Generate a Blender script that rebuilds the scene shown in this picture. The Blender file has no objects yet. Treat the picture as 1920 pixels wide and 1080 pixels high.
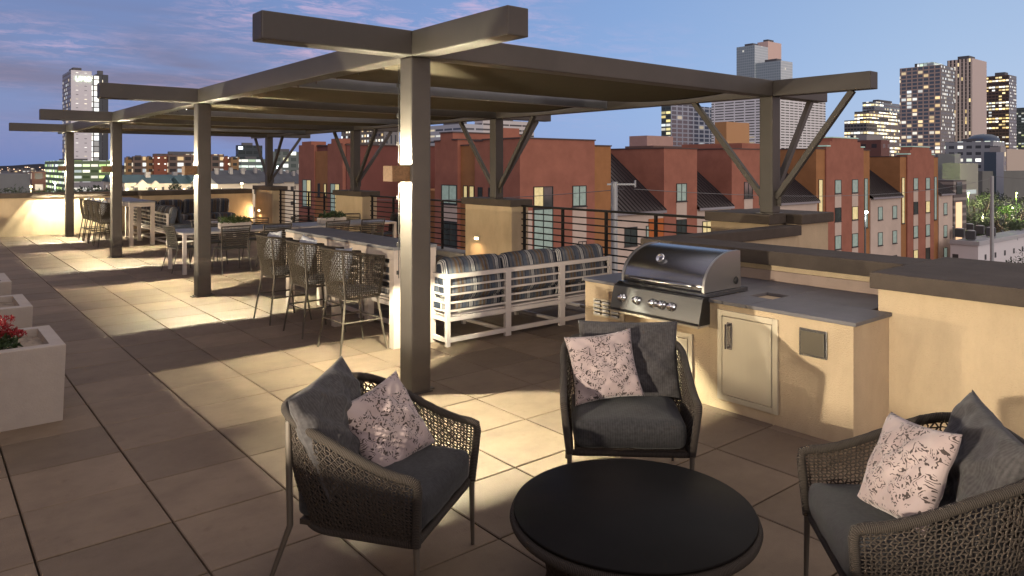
import bpy, bmesh, math, random
from mathutils import Vector, Matrix
R = math.radians
rnd = random.Random(7)
scn = bpy.context.scene
COL = scn.collection

# ------------------------------------------------------------------ camera
TH = 0.6914; FPX = 1366.4; CXP = 966.4; HY = 311.5; CAMZ = 2.0
cam_d = bpy.data.cameras.new('camera'); cam = bpy.data.objects.new('camera', cam_d); COL.objects.link(cam)
cam_d.sensor_width = 36; cam_d.lens = FPX/1920*36
cam_d.shift_x = -(CXP-960)/1920; cam_d.shift_y = -(540-HY)/1920
cam_d.clip_start = 0.05; cam_d.clip_end = 6000
cam.location = (0, 0, CAMZ); cam.rotation_euler = (R(90), 0, -TH)
scn.camera = cam
SN, CS = math.sin(TH), math.cos(TH)
def ray(u, v=HY):
    a = (u-CXP)/FPX; b = (HY-v)/FPX
    return Vector((a*CS+SN, -a*SN+CS, b))
def at(u, v, d):                       # point seen at (u, v) in the photo, d metres away
    return ray(u, v)*d + Vector((0, 0, CAMZ))

# ------------------------------------------------------------------ world: dusk sky
scn.view_settings.view_transform = 'Standard'; scn.view_settings.look = 'None'
scn.view_settings.exposure = .18; scn.view_settings.gamma = 1
W = bpy.data.worlds.new('World'); scn.world = W; W.use_nodes = True
nt = W.node_tree; nt.nodes.clear()
def N(t, tree=None, **k):
    n = (tree or nt).nodes.new(t)
    for a, b in k.items(): setattr(n, a, b)
    return n
def LK(a, b, tree=None): (tree or nt).links.new(a, b)
SUN_EL, SUN_AZ = R(1.0), R(128)
sky = N('ShaderNodeTexSky', sky_type='NISHITA'); sky.sun_disc = False
sky.sun_elevation = SUN_EL; sky.sun_rotation = SUN_AZ; sky.altitude = 300
geo = N('ShaderNodeTexCoord')
def rampn(tree, stops, interp='LINEAR'):
    r = tree.nodes.new('ShaderNodeValToRGB'); r.color_ramp.interpolation = interp
    el = r.color_ramp.elements
    while len(el) < len(stops): el.new(0.5)
    for e, (p, c) in zip(el, stops): e.position = p; e.color = (*c, 1) if len(c) == 3 else c
    return r
sep = N('ShaderNodeSeparateXYZ'); LK(geo.outputs['Generated'], sep.inputs[0])
# east-west turn of the dusk colours: 0 = away from the after-glow, 1 = towards it
dotn = N('ShaderNodeVectorMath', operation='DOT_PRODUCT'); LK(geo.outputs['Generated'], dotn.inputs[0])
dotn.inputs[1].default_value = (CS, -SN, 0)
rA = rampn(nt, [(0.0, (.052, .076, .170)), (0.28, (.062, .096, .208)), (0.45, (.080, .130, .262)), (0.58, (.094, .156, .290)), (0.75, (.135, .195, .305)), (1.0, (.16, .205, .30))])
mp = N('ShaderNodeMapRange'); LK(dotn.outputs['Value'], mp.inputs[0]); mp.inputs[1].default_value = -1; mp.inputs[2].default_value = 1
LK(mp.outputs[0], rA.inputs[0])
rE = rampn(nt, [(0.0, (1.12, 1.14, 1.10)), (.10, (1.05, 1.06, 1.06)), (.24, (.92, .93, .95)), (.42, (3.1, 1.95, 1.15)), (1.0, (3.7, 2.15, 1.12))])
LK(sep.outputs['Z'], rE.inputs[0])
mulE = N('ShaderNodeMix', data_type='RGBA', blend_type='MULTIPLY'); mulE.inputs[0].default_value = 1
LK(rA.outputs[0], mulE.inputs[6]); LK(rE.outputs[0], mulE.inputs[7])
# the part of the sky behind the camera still holds warm afterglow
dotb = N('ShaderNodeVectorMath', operation='DOT_PRODUCT'); LK(geo.outputs['Generated'], dotb.inputs[0]); dotb.inputs[1].default_value = (-SN, -CS, 0)
rB = rampn(nt, [(.0, (0, 0, 0)), (.55, (1, 1, 1))]); LK(dotb.outputs['Value'], rB.inputs[0])
mixB = N('ShaderNodeMix', data_type='RGBA'); LK(rB.outputs[0], mixB.inputs[0]); LK(mulE.outputs[2], mixB.inputs[6]); mixB.inputs[7].default_value = (.145, .125, .140, 1)
# clouds: rippled cirrus projected on a high plane
zc = N('ShaderNodeMath', operation='MAXIMUM'); LK(sep.outputs['Z'], zc.inputs[0]); zc.inputs[1].default_value = 0.03
zi = N('ShaderNodeMath', operation='ADD'); LK(zc.outputs[0], zi.inputs[0]); zi.inputs[1].default_value = .06
dv = N('ShaderNodeVectorMath', operation='DIVIDE'); cz = N('ShaderNodeCombineXYZ')
for i in range(3): LK(zi.outputs[0], cz.inputs[i])
LK(geo.outputs['Generated'], dv.inputs[0]); LK(cz.outputs[0], dv.inputs[1])
mapp = N('ShaderNodeMapping'); LK(dv.outputs[0], mapp.inputs[0]); mapp.inputs['Rotation'].default_value = (0, 0, R(28)); mapp.inputs['Scale'].default_value = (1.5, 2.1, 1)
n1 = N('ShaderNodeTexNoise'); LK(mapp.outputs[0], n1.inputs['Vector']); n1.inputs['Scale'].default_value = 3.2; n1.inputs['Detail'].default_value = 9; n1.inputs['Roughness'].default_value = .68; n1.inputs['Distortion'].default_value = .5
n2 = N('ShaderNodeTexNoise'); LK(dv.outputs[0], n2.inputs['Vector']); n2.inputs['Scale'].default_value = .55; n2.inputs['Detail'].default_value = 3
r1 = rampn(nt, [(.45, (0, 0, 0)), (.66, (1, 1, 1))]); LK(n1.outputs[0], r1.inputs[0])
r2 = rampn(nt, [(.42, (0, 0, 0)), (.64, (1, 1, 1))]); LK(n2.outputs[0], r2.inputs[0])
rW = rampn(nt, [(.0, (1, 1, 1)), (.50, (.95, .95, .95)), (.60, (.12, .12, .12)), (.66, (0, 0, 0))]); LK(mp.outputs[0], rW.inputs[0])
m1 = N('ShaderNodeMath', operation='MULTIPLY'); LK(r1.outputs[0], m1.inputs[0]); LK(r2.outputs[0], m1.inputs[1])
m2 = N('ShaderNodeMath', operation='MULTIPLY'); LK(m1.outputs[0], m2.inputs[0]); LK(rW.outputs[0], m2.inputs[1])
m3 = N('ShaderNodeMath', operation='MULTIPLY'); LK(m2.outputs[0], m3.inputs[0]); rzc = rampn(nt, [(.0, (0, 0, 0)), (.05, (.1, .1, .1)), (.11, (.8, .8, .8))]); LK(sep.outputs['Z'], rzc.inputs[0]); LK(rzc.outputs[0], m3.inputs[1])
mixC = N('ShaderNodeMix', data_type='RGBA'); LK(m3.outputs[0], mixC.inputs[0]); LK(mixB.outputs[2], mixC.inputs[6]); mixC.inputs[7].default_value = (.33, .215, .295, 1)
# low dark violet bank on the western side
sx = N('ShaderNodeMapping'); LK(geo.outputs['Generated'], sx.inputs[0]); sx.inputs['Scale'].default_value = (1.5, 1.5, 11)
n3 = N('ShaderNodeTexNoise'); LK(sx.outputs[0], n3.inputs['Vector']); n3.inputs['Scale'].default_value = 1.5; n3.inputs['Detail'].default_value = 5; n3.inputs['Distortion'].default_value = .4
r3 = rampn(nt, [(.46, (0, 0, 0)), (.62, (1, 1, 1))]); LK(n3.outputs[0], r3.inputs[0])
rz = rampn(nt, [(.0, (1, 1, 1)), (.14, (1, 1, 1)), (.22, (0, 0, 0))]); LK(sep.outputs['Z'], rz.inputs[0])
rw3 = rampn(nt, [(.0, (1, 1, 1)), (.30, (1, 1, 1)), (.42, (.0, .0, .0))]); LK(mp.outputs[0], rw3.inputs[0])
k1 = N('ShaderNodeMath', operation='MULTIPLY'); LK(r3.outputs[0], k1.inputs[0]); LK(rz.outputs[0], k1.inputs[1])
k2 = N('ShaderNodeMath', operation='MULTIPLY'); LK(k1.outputs[0], k2.inputs[0]); LK(rw3.outputs[0], k2.inputs[1])
k3 = N('ShaderNodeMath', operation='MULTIPLY'); LK(k2.outputs[0], k3.inputs[0]); k3.inputs[1].default_value = .7
mixD = N('ShaderNodeMix', data_type='RGBA'); LK(k3.outputs[0], mixD.inputs[0]); LK(mixC.outputs[2], mixD.inputs[6]); mixD.inputs[7].default_value = (.062, .055, .105, 1)
bgN = N('ShaderNodeBackground'); LK(sky.outputs[0], bgN.inputs[0]); bgN.inputs[1].default_value = .05
bgC = N('ShaderNodeBackground'); LK(mixD.outputs[2], bgC.inputs[0]); bgC.inputs[1].default_value = 2.05
addb = N('ShaderNodeAddShader'); LK(bgN.outputs[0], addb.inputs[0]); LK(bgC.outputs[0], addb.inputs[1])
wo = N('ShaderNodeOutputWorld'); LK(addb.outputs[0], wo.inputs[0])

# afterglow from low behind the camera: one very soft, weak sun
sl = bpy.data.lights.new('afterglow', 'SUN'); sl.energy = .85; sl.angle = R(35); sl.color = (1.0, .88, .80)
so_ = bpy.data.objects.new('afterglow_sun', sl); COL.objects.link(so_); so_.rotation_euler = (R(74), 0, R(-14))

# ------------------------------------------------------------------ materials
MATS = {}
def mat(name, col, rough=.6, metal=0, var=.0, vscale=4, bump=0, bscale=40, emit=None, es=0, spec=.5, streak=None, sheen=0, fine=0):
    if name in MATS: return MATS[name]
    m = bpy.data.materials.new(name); m.use_nodes = True; t = m.node_tree
    b = t.nodes['Principled BSDF']; b.inputs['Base Color'].default_value = (*col, 1)
    b.inputs['Roughness'].default_value = rough; b.inputs['Metallic'].default_value = metal
    b.inputs['Specular IOR Level'].default_value = spec
    if sheen: b.inputs['Sheen Weight'].default_value = sheen
    tc = t.nodes.new('ShaderNodeTexCoord')
    if var:
        n = t.nodes.new('ShaderNodeTexNoise'); n.inputs['Scale'].default_value = vscale; n.inputs['Detail'].default_value = 8; n.inputs['Roughness'].default_value = .65
        src = tc.outputs['Object']
        if streak:
            mpn = t.nodes.new('ShaderNodeMapping'); mpn.inputs['Scale'].default_value = streak; t.links.new(src, mpn.inputs[0]); src = mpn.outputs[0]
        t.links.new(src, n.inputs['Vector'])
        r = rampn(t, [(.3, tuple(max(0, c*(1-var)) for c in col)), (.7, tuple(min(1, c*(1+var)) for c in col))])
        t.links.new(n.outputs[0], r.inputs[0]); t.links.new(r.outputs[0], b.inputs['Base Color'])
    if bump:
        n = t.nodes.new('ShaderNodeTexNoise'); n.inputs['Scale'].default_value = bscale; n.inputs['Detail'].default_value = 5
        t.links.new(tc.outputs['Object'], n.inputs['Vector'])
        bp = t.nodes.new('ShaderNodeBump'); bp.inputs['Strength'].default_value = bump; bp.inputs['Distance'].default_value = .01
        t.links.new(n.outputs[0], bp.inputs['Height']); t.links.new(bp.outputs[0], b.inputs['Normal'])
    if emit:
        b.inputs['Emission Color'].default_value = (*emit, 1); b.inputs['Emission Strength'].default_value = es
    MATS[name] = m; return m

def math_n(t, op, a, b=None):
    n = t.nodes.new('ShaderNodeMath'); n.operation = op
    for i, x in enumerate((a, b)):
        if x is None: continue
        if hasattr(x, 'default_value') or hasattr(x, 'links'): t.links.new(x, n.inputs[i])
        else: n.inputs[i].default_value = x
    return n.outputs[0]

def facade(name, wall, glass, fh=3.2, bw=3.0, mx=.2, mz=.25, lit=.3, lcol=(1, .75, .4), es=1.5, row=0., rough=.6, rowband=0, gr=.15):
    """curtain of windows in metres; lit windows chosen at random per pane, or per floor (row)"""
    if name in MATS: return MATS[name]
    m = bpy.data.materials.new(name); m.use_nodes = True; t = m.node_tree
    b = t.nodes['Principled BSDF']
    tc = t.nodes.new('ShaderNodeTexCoord'); g = t.nodes.new('ShaderNodeNewGeometry')
    sp = t.nodes.new('ShaderNodeSeparateXYZ'); t.links.new(tc.outputs['Object'], sp.inputs[0])
    sn = t.nodes.new('ShaderNodeSeparateXYZ'); t.links.new(g.outputs['Normal'], sn.inputs[0])
    ax = math_n(t, 'ABSOLUTE', sn.outputs[0]); side = math_n(t, 'GREATER_THAN', ax, .5)
    s1 = math_n(t, 'MULTIPLY', sp.outputs[1], side)
    s2 = math_n(t, 'MULTIPLY', sp.outputs[0], math_n(t, 'SUBTRACT', 1, side))
    s = math_n(t, 'DIVIDE', math_n(t, 'ADD', s1, s2), bw); z = math_n(t, 'DIVIDE', sp.outputs[2], fh)
    fs = math_n(t, 'FRACT', s); fz = math_n(t, 'FRACT', z); cs_ = math_n(t, 'FLOOR', s); cz_ = math_n(t, 'FLOOR', z)
    win = math_n(t, 'MULTIPLY', math_n(t, 'GREATER_THAN', fs, mx), math_n(t, 'LESS_THAN', fs, 1-mx*.3))
    win = math_n(t, 'MULTIPLY', win, math_n(t, 'MULTIPLY', math_n(t, 'GREATER_THAN', fz, mz), math_n(t, 'LESS_THAN', fz, 1-mz*.35)))
    up = math_n(t, 'LESS_THAN', math_n(t, 'ABSOLUTE', sn.outputs[2]), .5); win = math_n(t, 'MULTIPLY', win, up)
    cb = t.nodes.new('ShaderNodeCombineXYZ'); t.links.new(cs_, cb.inputs[0]); t.links.new(cz_, cb.inputs[1]); t.links.new(side, cb.inputs[2])
    wn = t.nodes.new('ShaderNodeTexWhiteNoise'); wn.noise_dimensions = '3D'; t.links.new(cb.outputs[0], wn.inputs['Vector'])
    cb2 = t.nodes.new('ShaderNodeCombineXYZ'); t.links.new(math_n(t, 'FLOOR', math_n(t, 'DIVIDE', s, 7)), cb2.inputs[0]); t.links.new(cz_, cb2.inputs[1]); cb2.inputs[2].default_value = 3.3
    wn2 = t.nodes.new('ShaderNodeTexWhiteNoise'); wn2.noise_dimensions = '3D'; t.links.new(cb2.outputs[0], wn2.inputs['Vector'])
    v = math_n(t, 'ADD', math_n(t, 'MULTIPLY', wn.outputs[0], 1-row), math_n(t, 'MULTIPLY', wn2.outputs[0], row))
    on = math_n(t, 'MULTIPLY', win, math_n(t, 'LESS_THAN', v, lit))
    lv = math_n(t, 'MULTIPLY', on, math_n(t, 'ADD', .35, math_n(t, 'MULTIPLY', wn.outputs[0], 1.3)))
    mx_ = t.nodes.new('ShaderNodeMix'); mx_.data_type = 'RGBA'; t.links.new(win, mx_.inputs[0]); mx_.inputs[6].default_value = (*wall, 1); mx_.inputs[7].default_value = (*glass, 1)
    t.links.new(mx_.outputs[2], b.inputs['Base Color'])
    t.links.new(math_n(t, 'SUBTRACT', rough, math_n(t, 'MULTIPLY', win, rough-gr)), b.inputs['Roughness'])
    b.inputs['Emission Color'].default_value = (*lcol, 1); t.links.new(math_n(t, 'MULTIPLY', lv, es), b.inputs['Emission Strength'])
    cb3 = t.nodes.new('ShaderNodeCombineXYZ'); t.links.new(cz_, cb3.inputs[0]); t.links.new(cs_, cb3.inputs[1]); cb3.inputs[2].default_value = 7.7
    wn3 = t.nodes.new('ShaderNodeTexWhiteNoise'); wn3.noise_dimensions = '3D'; t.links.new(cb3.outputs[0], wn3.inputs['Vector'])
    cr = rampn(t, [(0, tuple(c*q for c, q in zip(lcol, (1, .88, .65)))), (.35, lcol), (.75, (1, .93, .80)), (1, (.85, .95, 1))]); t.links.new(wn3.outputs[0], cr.inputs[0]); t.links.new(cr.outputs[0], b.inputs['Emission Color'])
    MATS[name] = m; return m

# ------------------------------------------------------------------ mesh helpers
class MB:
    def __init__(s): s.v = []; s.f = []; s.sm = []; s.mi = []; s.cur = 0
    def add(s, vs, fs, smooth=False):
        o = len(s.v); s.v += [tuple(p) for p in vs]
        for f in fs: s.f.append(tuple(i+o for i in f)); s.sm.append(smooth); s.mi.append(s.cur)
    def box(s, c, d, rot=None, bev=0):
        hx, hy, hz = d[0]/2, d[1]/2, d[2]/2; c = Vector(c); M = rot if rot is not None else Matrix.Identity(3)
        if bev <= 0:
            vs = [c + M @ Vector((x*hx, y*hy, z*hz)) for x in (-1, 1) for y in (-1, 1) for z in (-1, 1)]
            s.add(vs, [(0, 1, 3, 2), (4, 6, 7, 5), (0, 4, 5, 1), (2, 3, 7, 6), (0, 2, 6, 4), (1, 5, 7, 3)])
        else:
            bev = min(bev, hx*.9, hy*.9, hz*.9)
            bm = bmesh.new(); bmesh.ops.create_cube(bm, size=1)
            for v in bm.verts: v.co = Vector((v.co.x*2*hx, v.co.y*2*hy, v.co.z*2*hz))
            bmesh.ops.bevel(bm, geom=bm.edges[:], offset=bev, segments=2, affect='EDGES', profile=.6)
            bm.verts.index_update()
            s.add([c + M @ v.co for v in bm.verts], [[v.index for v in f.verts] for f in bm.faces], False); bm.free()
    def b2(s, x0, y0, z0, x1, y1, z1, bev=0):
        s.box(((x0+x1)/2, (y0+y1)/2, (z0+z1)/2), (abs(x1-x0), abs(y1-y0), abs(z1-z0)), bev=bev)
    def tube(s, pts, r, n=8, cap=True, closed=False, flat=None):
        pts = [Vector(p) for p in pts]; m = len(pts); rings = []; up0 = None
        for i, p in enumerate(pts):
            if closed: t = pts[(i+1) % m]-pts[i-1]
            else: t = pts[min(i+1, m-1)]-pts[max(i-1, 0)]
            if t.length < 1e-9: t = Vector((0, 0, 1))
            t.normalize()
            if up0 is None:
                up0 = Vector((0, 0, 1)) if abs(t.z) < .9 else Vector((1, 0, 0))
            a = t.cross(up0)
            if a.length < 1e-6: a = t.cross(Vector((0, 1, 0)))
            a.normalize(); b = a.cross(t); up0 = b
            rr = r[i] if isinstance(r, (list, tuple)) else r
            fl = flat if flat else (1, 1)
            rings.append([p + a*math.cos(2*math.pi*k/n)*rr*fl[0] + b*math.sin(2*math.pi*k/n)*rr*fl[1] for k in range(n)])
        vs = [q for g in rings for q in g]; fs = []
        for i in range(m if closed else m-1):
            j = (i+1) % m
            for k in range(n): fs.append((i*n+k, i*n+(k+1) % n, j*n+(k+1) % n, j*n+k))
        s.add(vs, fs, True)
        if cap and not closed:
            s.add(rings[0], [tuple(range(n))]); s.add(rings[-1], [tuple(range(n-1, -1, -1))])
    def bar(s, p, q, w, h=None, bev=0):
        p, q = Vector(p), Vector(q); h = h or w; d = q-p; L = d.length; z = d.normalized()
        up = Vector((0, 0, 1)) if abs(z.z) < .95 else Vector((0, 1, 0))
        x = up.cross(z).normalized(); y = z.cross(x)
        s.box((p+q)/2, (w, h, L), Matrix((x, y, z)).transposed(), bev)
    def lathe(s, prof, c=(0, 0, 0), n=32, smooth=True, M=None):
        c = Vector(c); M = M or Matrix.Identity(3); vs = []; fs = []
        for r, z in prof:
            for k in range(n):
                a = 2*math.pi*k/n; vs.append(c + M @ Vector((r*math.cos(a), r*math.sin(a), z)))
        for i in range(len(prof)-1):
            for k in range(n): fs.append((i*n+k, i*n+(k+1) % n, (i+1)*n+(k+1) % n, (i+1)*n+k))
        s.add(vs, fs, smooth)
        if prof[0][0] > 1e-5: s.add(vs[:n], [tuple(range(n-1, -1, -1))])
        if prof[-1][0] > 1e-5: s.add(vs[-n:], [tuple(range(n))])
    def prism(s, poly, a, b, axis='y', smooth=False):
        """poly in the plane across axis, extruded a..b"""
        def P(p, t): return {'y': (p[0], t, p[1]), 'x': (t, p[0], p[1]), 'z': (p[0], p[1], t)}[axis]
        n = len(poly); vs = [P(p, a) for p in poly]+[P(p, b) for p in poly]
        s.add(vs, [(i, (i+1) % n, n+(i+1) % n, n+i) for i in range(n)], smooth)
        s.add(vs, [tuple(range(n-1, -1, -1)), tuple(range(n, 2*n))])
    def build(s, name, mats, parent=None, loc=None, fixn=True):
        me = bpy.data.meshes.new(name); me.from_pydata(s.v, [], s.f)
        if not isinstance(mats, (list, tuple)): mats = [mats]
        for m in mats: me.materials.append(m)
        me.polygons.foreach_set('use_smooth', s.sm); me.polygons.foreach_set('material_index', s.mi)
        if fixn:
            bm = bmesh.new(); bm.from_mesh(me); bmesh.ops.recalc_face_normals(bm, faces=bm.faces[:]); bm.to_mesh(me); bm.free()
        me.update()
        o = bpy.data.objects.new(name, me); COL.objects.link(o)
        if parent is not None: o.parent = parent
        if loc is not None: o.location = loc
        return o
def tag(o, label=None, cat=None, group=None, kind=None):
    if label: o['label'] = label
    if cat: o['category'] = cat
    if group: o['group'] = group
    if kind: o['kind'] = kind
    return o
def thing(name, label, cat, loc=(0, 0, 0), rz=0, group=None):
    o = bpy.data.objects.new(name, None); COL.objects.link(o); o.location = loc; o.rotation_euler = (0, 0, rz); o.empty_display_size = .1
    return tag(o, label, cat, group)
def dup(root, loc, rz=0, label=None):
    def cp(o, par):
        c = o.copy(); COL.objects.link(c)
        if par is not None: c.parent = par
        for ch in KIDS.get(o.name, []): cp(ch, c)
        return c
    KIDS = {}
    for o in bpy.data.objects:
        if o.parent: KIDS.setdefault(o.parent.name, []).append(o)
    r = cp(root, None); r.location = loc; r.rotation_euler = (0, 0, rz)
    if label: r['label'] = label
    return r
def one(mb, name, m, label=None, cat=None, group=None, kind=None, **k):
    return tag(mb.build(name, m, **k), label, cat, group, kind)

STUCCO = mat('stucco', (.50, .385, .255), .92, var=.12, streak=(1, 1, .45), vscale=3.2, bump=.9, bscale=95, spec=.2)
CAP = mat('cap_stucco', (.072, .056, .046), .85, var=.22, vscale=3, bump=.7, bscale=80, spec=.25)
BRONZE = mat('bronze_paint', (.050, .041, .035), .5, var=.18, vscale=1.6, bump=.06, bscale=180, spec=.45)
WHITE = mat('white_powdercoat', (.52, .46, .43), .45, var=.06, vscale=5)
ROPE = mat('woven_rope', (.032, .022, .016), .8, var=.35, vscale=60, bump=.5, bscale=260)
ROPE2 = mat('woven_rope_tan', (.050, .037, .024), .8, var=.3, vscale=60, bump=.5, bscale=260)
FRAME = mat('chair_frame', (.085, .070, .056), .5, var=.1)
STEEL = mat('stainless', (.27, .27, .28), .24, 1, var=.06, vscale=2, streak=(3, 1, 60), bump=.03, bscale=200)
STEELW = mat('stainless_satin', (.50, .44, .34), .45, .45, var=.02, vscale=2, streak=(3, 60, 1))
CHROME = mat('chrome', (.75, .75, .76), .1, 1)
BLACKM = mat('black_metal', (.008, .006, .006), .65, var=.2, spec=.25)
DARK = mat('dark_gap', (.012, .011, .011), .8)

# paving: real slabs; colour differs a little from slab to slab
def paver_mat():
    m = bpy.data.materials.new('pavers'); m.use_nodes = True; t = m.node_tree; b = t.nodes['Principled BSDF']
    g = t.nodes.new('ShaderNodeNewGeometry'); tc = t.nodes.new('ShaderNodeTexCoord')
    n = t.nodes.new('ShaderNodeTexNoise'); n.inputs['Scale'].default_value = 2.2; n.inputs['Detail'].default_value = 10; n.inputs['Roughness'].default_value = .7
    mp_ = t.nodes.new('ShaderNodeMapping'); mp_.inputs['Scale'].default_value = (1, 1.25, 1); t.links.new(tc.outputs['Object'], mp_.inputs[0]); t.links.new(mp_.outputs[0], n.inputs['Vector'])
    r = rampn(t, [(.25, (.124, .090, .064)), (.5, (.165, .122, .087)), (.75, (.198, .149, .108))]); t.links.new(n.outputs[0], r.inputs[0])
    r2 = rampn(t, [(0, (.80, .785, .775)), (1, (1.17, 1.15, 1.13))]); t.links.new(g.outputs['Random Per Island'], r2.inputs[0])
    mm = t.nodes.new('ShaderNodeMix'); mm.data_type = 'RGBA'; mm.blend_type = 'MULTIPLY'; mm.inputs[0].default_value = 1
    t.links.new(r.outputs[0], mm.inputs[6]); t.links.new(r2.outputs[0], mm.inputs[7])
    # small stains
    n2_ = t.nodes.new('ShaderNodeTexNoise'); n2_.inputs['Scale'].default_value = 9; n2_.inputs['Detail'].default_value = 3; t.links.new(tc.outputs['Object'], n2_.inputs['Vector'])
    r3_ = rampn(t, [(.62, (1, 1, 1)), (.78, (.80, .78, .76))]); t.links.new(n2_.outputs[0], r3_.inputs[0])
    m2_ = t.nodes.new('ShaderNodeMix'); m2_.data_type = 'RGBA'; m2_.blend_type = 'MULTIPLY'; m2_.inputs[0].default_value = 1
    t.links.new(mm.outputs[2], m2_.inputs[6]); t.links.new(r3_.outputs[0], m2_.inputs[7]); t.links.new(m2_.outputs[2], b.inputs['Base Color'])
    b.inputs['Roughness'].default_value = .72; b.inputs['Specular IOR Level'].default_value = .3
    n3_ = t.nodes.new('ShaderNodeTexNoise'); n3_.inputs['Scale'].default_value = 130; n3_.inputs['Detail'].default_value = 4; t.links.new(tc.outputs['Object'], n3_.inputs['Vector'])
    bp = t.nodes.new('ShaderNodeBump'); bp.inputs['Strength'].default_value = .35; bp.inputs['Distance'].default_value = .004
    t.links.new(n3_.outputs[0], bp.inputs['Height']); t.links.new(bp.outputs[0], b.inputs['Normal'])
    return m
PAVER = paver_mat()
TX, TY, OX, OY = .6510, .6575, 1.1306, 5.7023
XW, XE, YS, YN = -2.0, 9.25, -3.0, 25.1
mb = MB(); g_ = .0050; c_ = .005
i0, i1 = int(math.floor((XW-OX)/TX)), int(math.ceil((XE-OX)/TX)); j0, j1 = int(math.floor((YS-OY)/TY)), int(math.ceil((YN-OY)/TY))
for i in range(i0, i1):
    for j in range(j0, j1):
        gx = .0052
        x0, x1 = OX+i*TX+gx, OX+(i+1)*TX-gx; y0, y1 = OY+j*TY+g_, OY+(j+1)*TY-g_
        h = [rnd.uniform(-.0012, .0012)]*4; tl = [rnd.uniform(-.0012, .0012) for _ in range(4)]; h = [a+b for a, b in zip(h, tl)]
        P8 = [(x0, y0), (x1, y0), (x1, y1), (x0, y1)]; P4 = [(x0+c_, y0+c_), (x1-c_, y0+c_), (x1-c_, y1-c_), (x0+c_, y1-c_)]
        vs = [(x, y, h[k]) for k, (x, y) in enumerate(P4)]+[(x, y, h[k]-c_*.8) for k, (x, y) in enumerate(P8)]+[(x, y, -.04) for x, y in P8]
        fs = [(0, 1, 2, 3)]+[(4+k, 4+(k+1) % 4, (k+1) % 4, k) for k in range(4)]+[(8+k, 8+(k+1) % 4, 4+(k+1) % 4, 4+k) for k in range(4)]
        mb.add(vs, fs)
one(mb, 'terrace_paving', PAVER, kind='structure', fixn=False)
mb = MB(); mb.b2(XW, YS, -.5, XE+.6, YN+.6, -.045); one(mb, 'terrace_slab', mat('slab_dark', (.02, .017, .015), .9), kind='structure')

# ------------------------------------------------------------------ pergola
X0, Y0, CW, S, RX, ZB, BH = 3.3485, 5.464, .202, 6.173, 9.112, 2.962, .221
YC = [Y0+k*S for k in range(4)]
PERG = thing('pergola', 'dark bronze steel pergola with shade fabric panels running the length of the terrace', 'pergola', (X0, Y0, 0))
def pb(mb, name, m=BRONZE, parent=PERG):      # build in world coordinates, parent to pergola
    o = mb.build(name, m, parent); o.location = (-parent.location.x, -parent.location.y, -parent.location.z); return o
for k in range(4):
    mb = MB(); mb.b2(X0, YC[k], 0, X0+CW, YC[k]+CW, ZB, bev=.018); mb.b2(X0-.012, YC[k]-.012, .0, X0+CW+.012, YC[k]+CW+.012, .012)
    for bx_ in (-.035, CW+.035):
        mb.b2(X0+bx_-.03, YC[k]+.04, 0, X0+bx_+.03, YC[k]+CW-.04, .011); mb.lathe([(.010, .011), (.010, .024), (0, .026)], (X0+bx_, YC[k]+CW/2, 0), 6)
    pb(mb, 'column')
    mb = MB(); mb.b2(RX, YC[k], 1.352, RX+CW, YC[k]+CW, ZB, bev=.014); mb.b2(RX-.04, YC[k]-.04, 1.339, RX+CW+.04, YC[k]+CW+.04, 1.353)
    pb(mb, 'column')
    # cross beam with stubs
    mb = MB(); e = .0
    mb.b2(2.033, YC[k], ZB+.002, RX+CW+1.32, YC[k]+CW, ZB+BH, bev=.012); pb(mb, 'cross_beam')
for xx in (X0, RX):
    ya = 4.135
    segs = [(ya, YC[0])]+[(YC[k]+CW, YC[k+1]) for k in range(3)]+[(YC[3]+CW, YC[3]+CW+1.32)]
    for a, b in segs:
        mb = MB(); mb.b2(xx, a, ZB+.0, xx+CW, b-.0, ZB+BH-.003, bev=.010); pb(mb, 'side_beam')
    mb = MB()
PURL = mat('purlin_sky_tint', (.13, .13, .145), .45, var=.08)  # sky reflection on the purlin sides put into a bluish base colour
for k in range(3):
    mb = MB(); y = YC[k]+S/2; mb.b2(X0+CW+.002, y, ZB+.012, RX-.002, y+.13, ZB+.19, bev=.01); pb(mb, 'purlin', PURL)
FABRIC = mat('shade_cloth', (.11, .090, .064), 1.0, var=.08, vscale=3, bump=.15, bscale=300, spec=0)
for k in range(6):
    ya = (YC[k//2]+CW if k % 2 == 0 else YC[k//2]+S/2+.13)+.05; yb = (YC[k//2]+S/2 if k % 2 == 0 else YC[k//2+1])-.05
    xa, xb = X0+CW+.06, RX-.06; nx, ny = 28, 14; vs = []; fs = []
    for i in range(nx+1):
        for j in range(ny+1):
            u, v = i/nx, j/ny
            sag = .13*(4*v*(1-v))**.8*(1-.25*(2*u-1)**2)
            pinch = .10*math.sin(math.pi*u)*(1 if v < .5 else -1)*abs(2*v-1)**2
            scal = .012*abs(math.sin(u*math.pi*9))*(abs(2*v-1)**4)
            vs.append((xa+(xb-xa)*u, ya+(yb-ya)*v+pinch*.9*(1)+0, ZB+.155-sag-scal))
    for i in range(nx):
        for j in range(ny): a = i*(ny+1)+j; fs.append((a, a+1, a+ny+2, a+ny+1))
    mb = MB(); mb.add(vs, fs, True); o = pb(mb, 'shade_panel', FABRIC)
    sd = o.modifiers.new('t', 'SOLIDIFY'); sd.thickness = .003
    mb = MB()
    for i in range(10):
        u = (i+.5)/10; pinch = .09*math.sin(math.pi*u)
        for v, y_, sg in ((0, ya+pinch, -1), (1, yb-pinch, 1)):
            x = xa+(xb-xa)*u; mb.bar((x, y_, ZB+.15), (x, (ya-.05 if sg < 0 else yb+.05), ZB+.15), .006)
            mb.box((x, y_, ZB+.142), (.014, .02, .016))
    pb(mb, 'panel_clips', CHROME)['kind'] = 'stuff'
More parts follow.
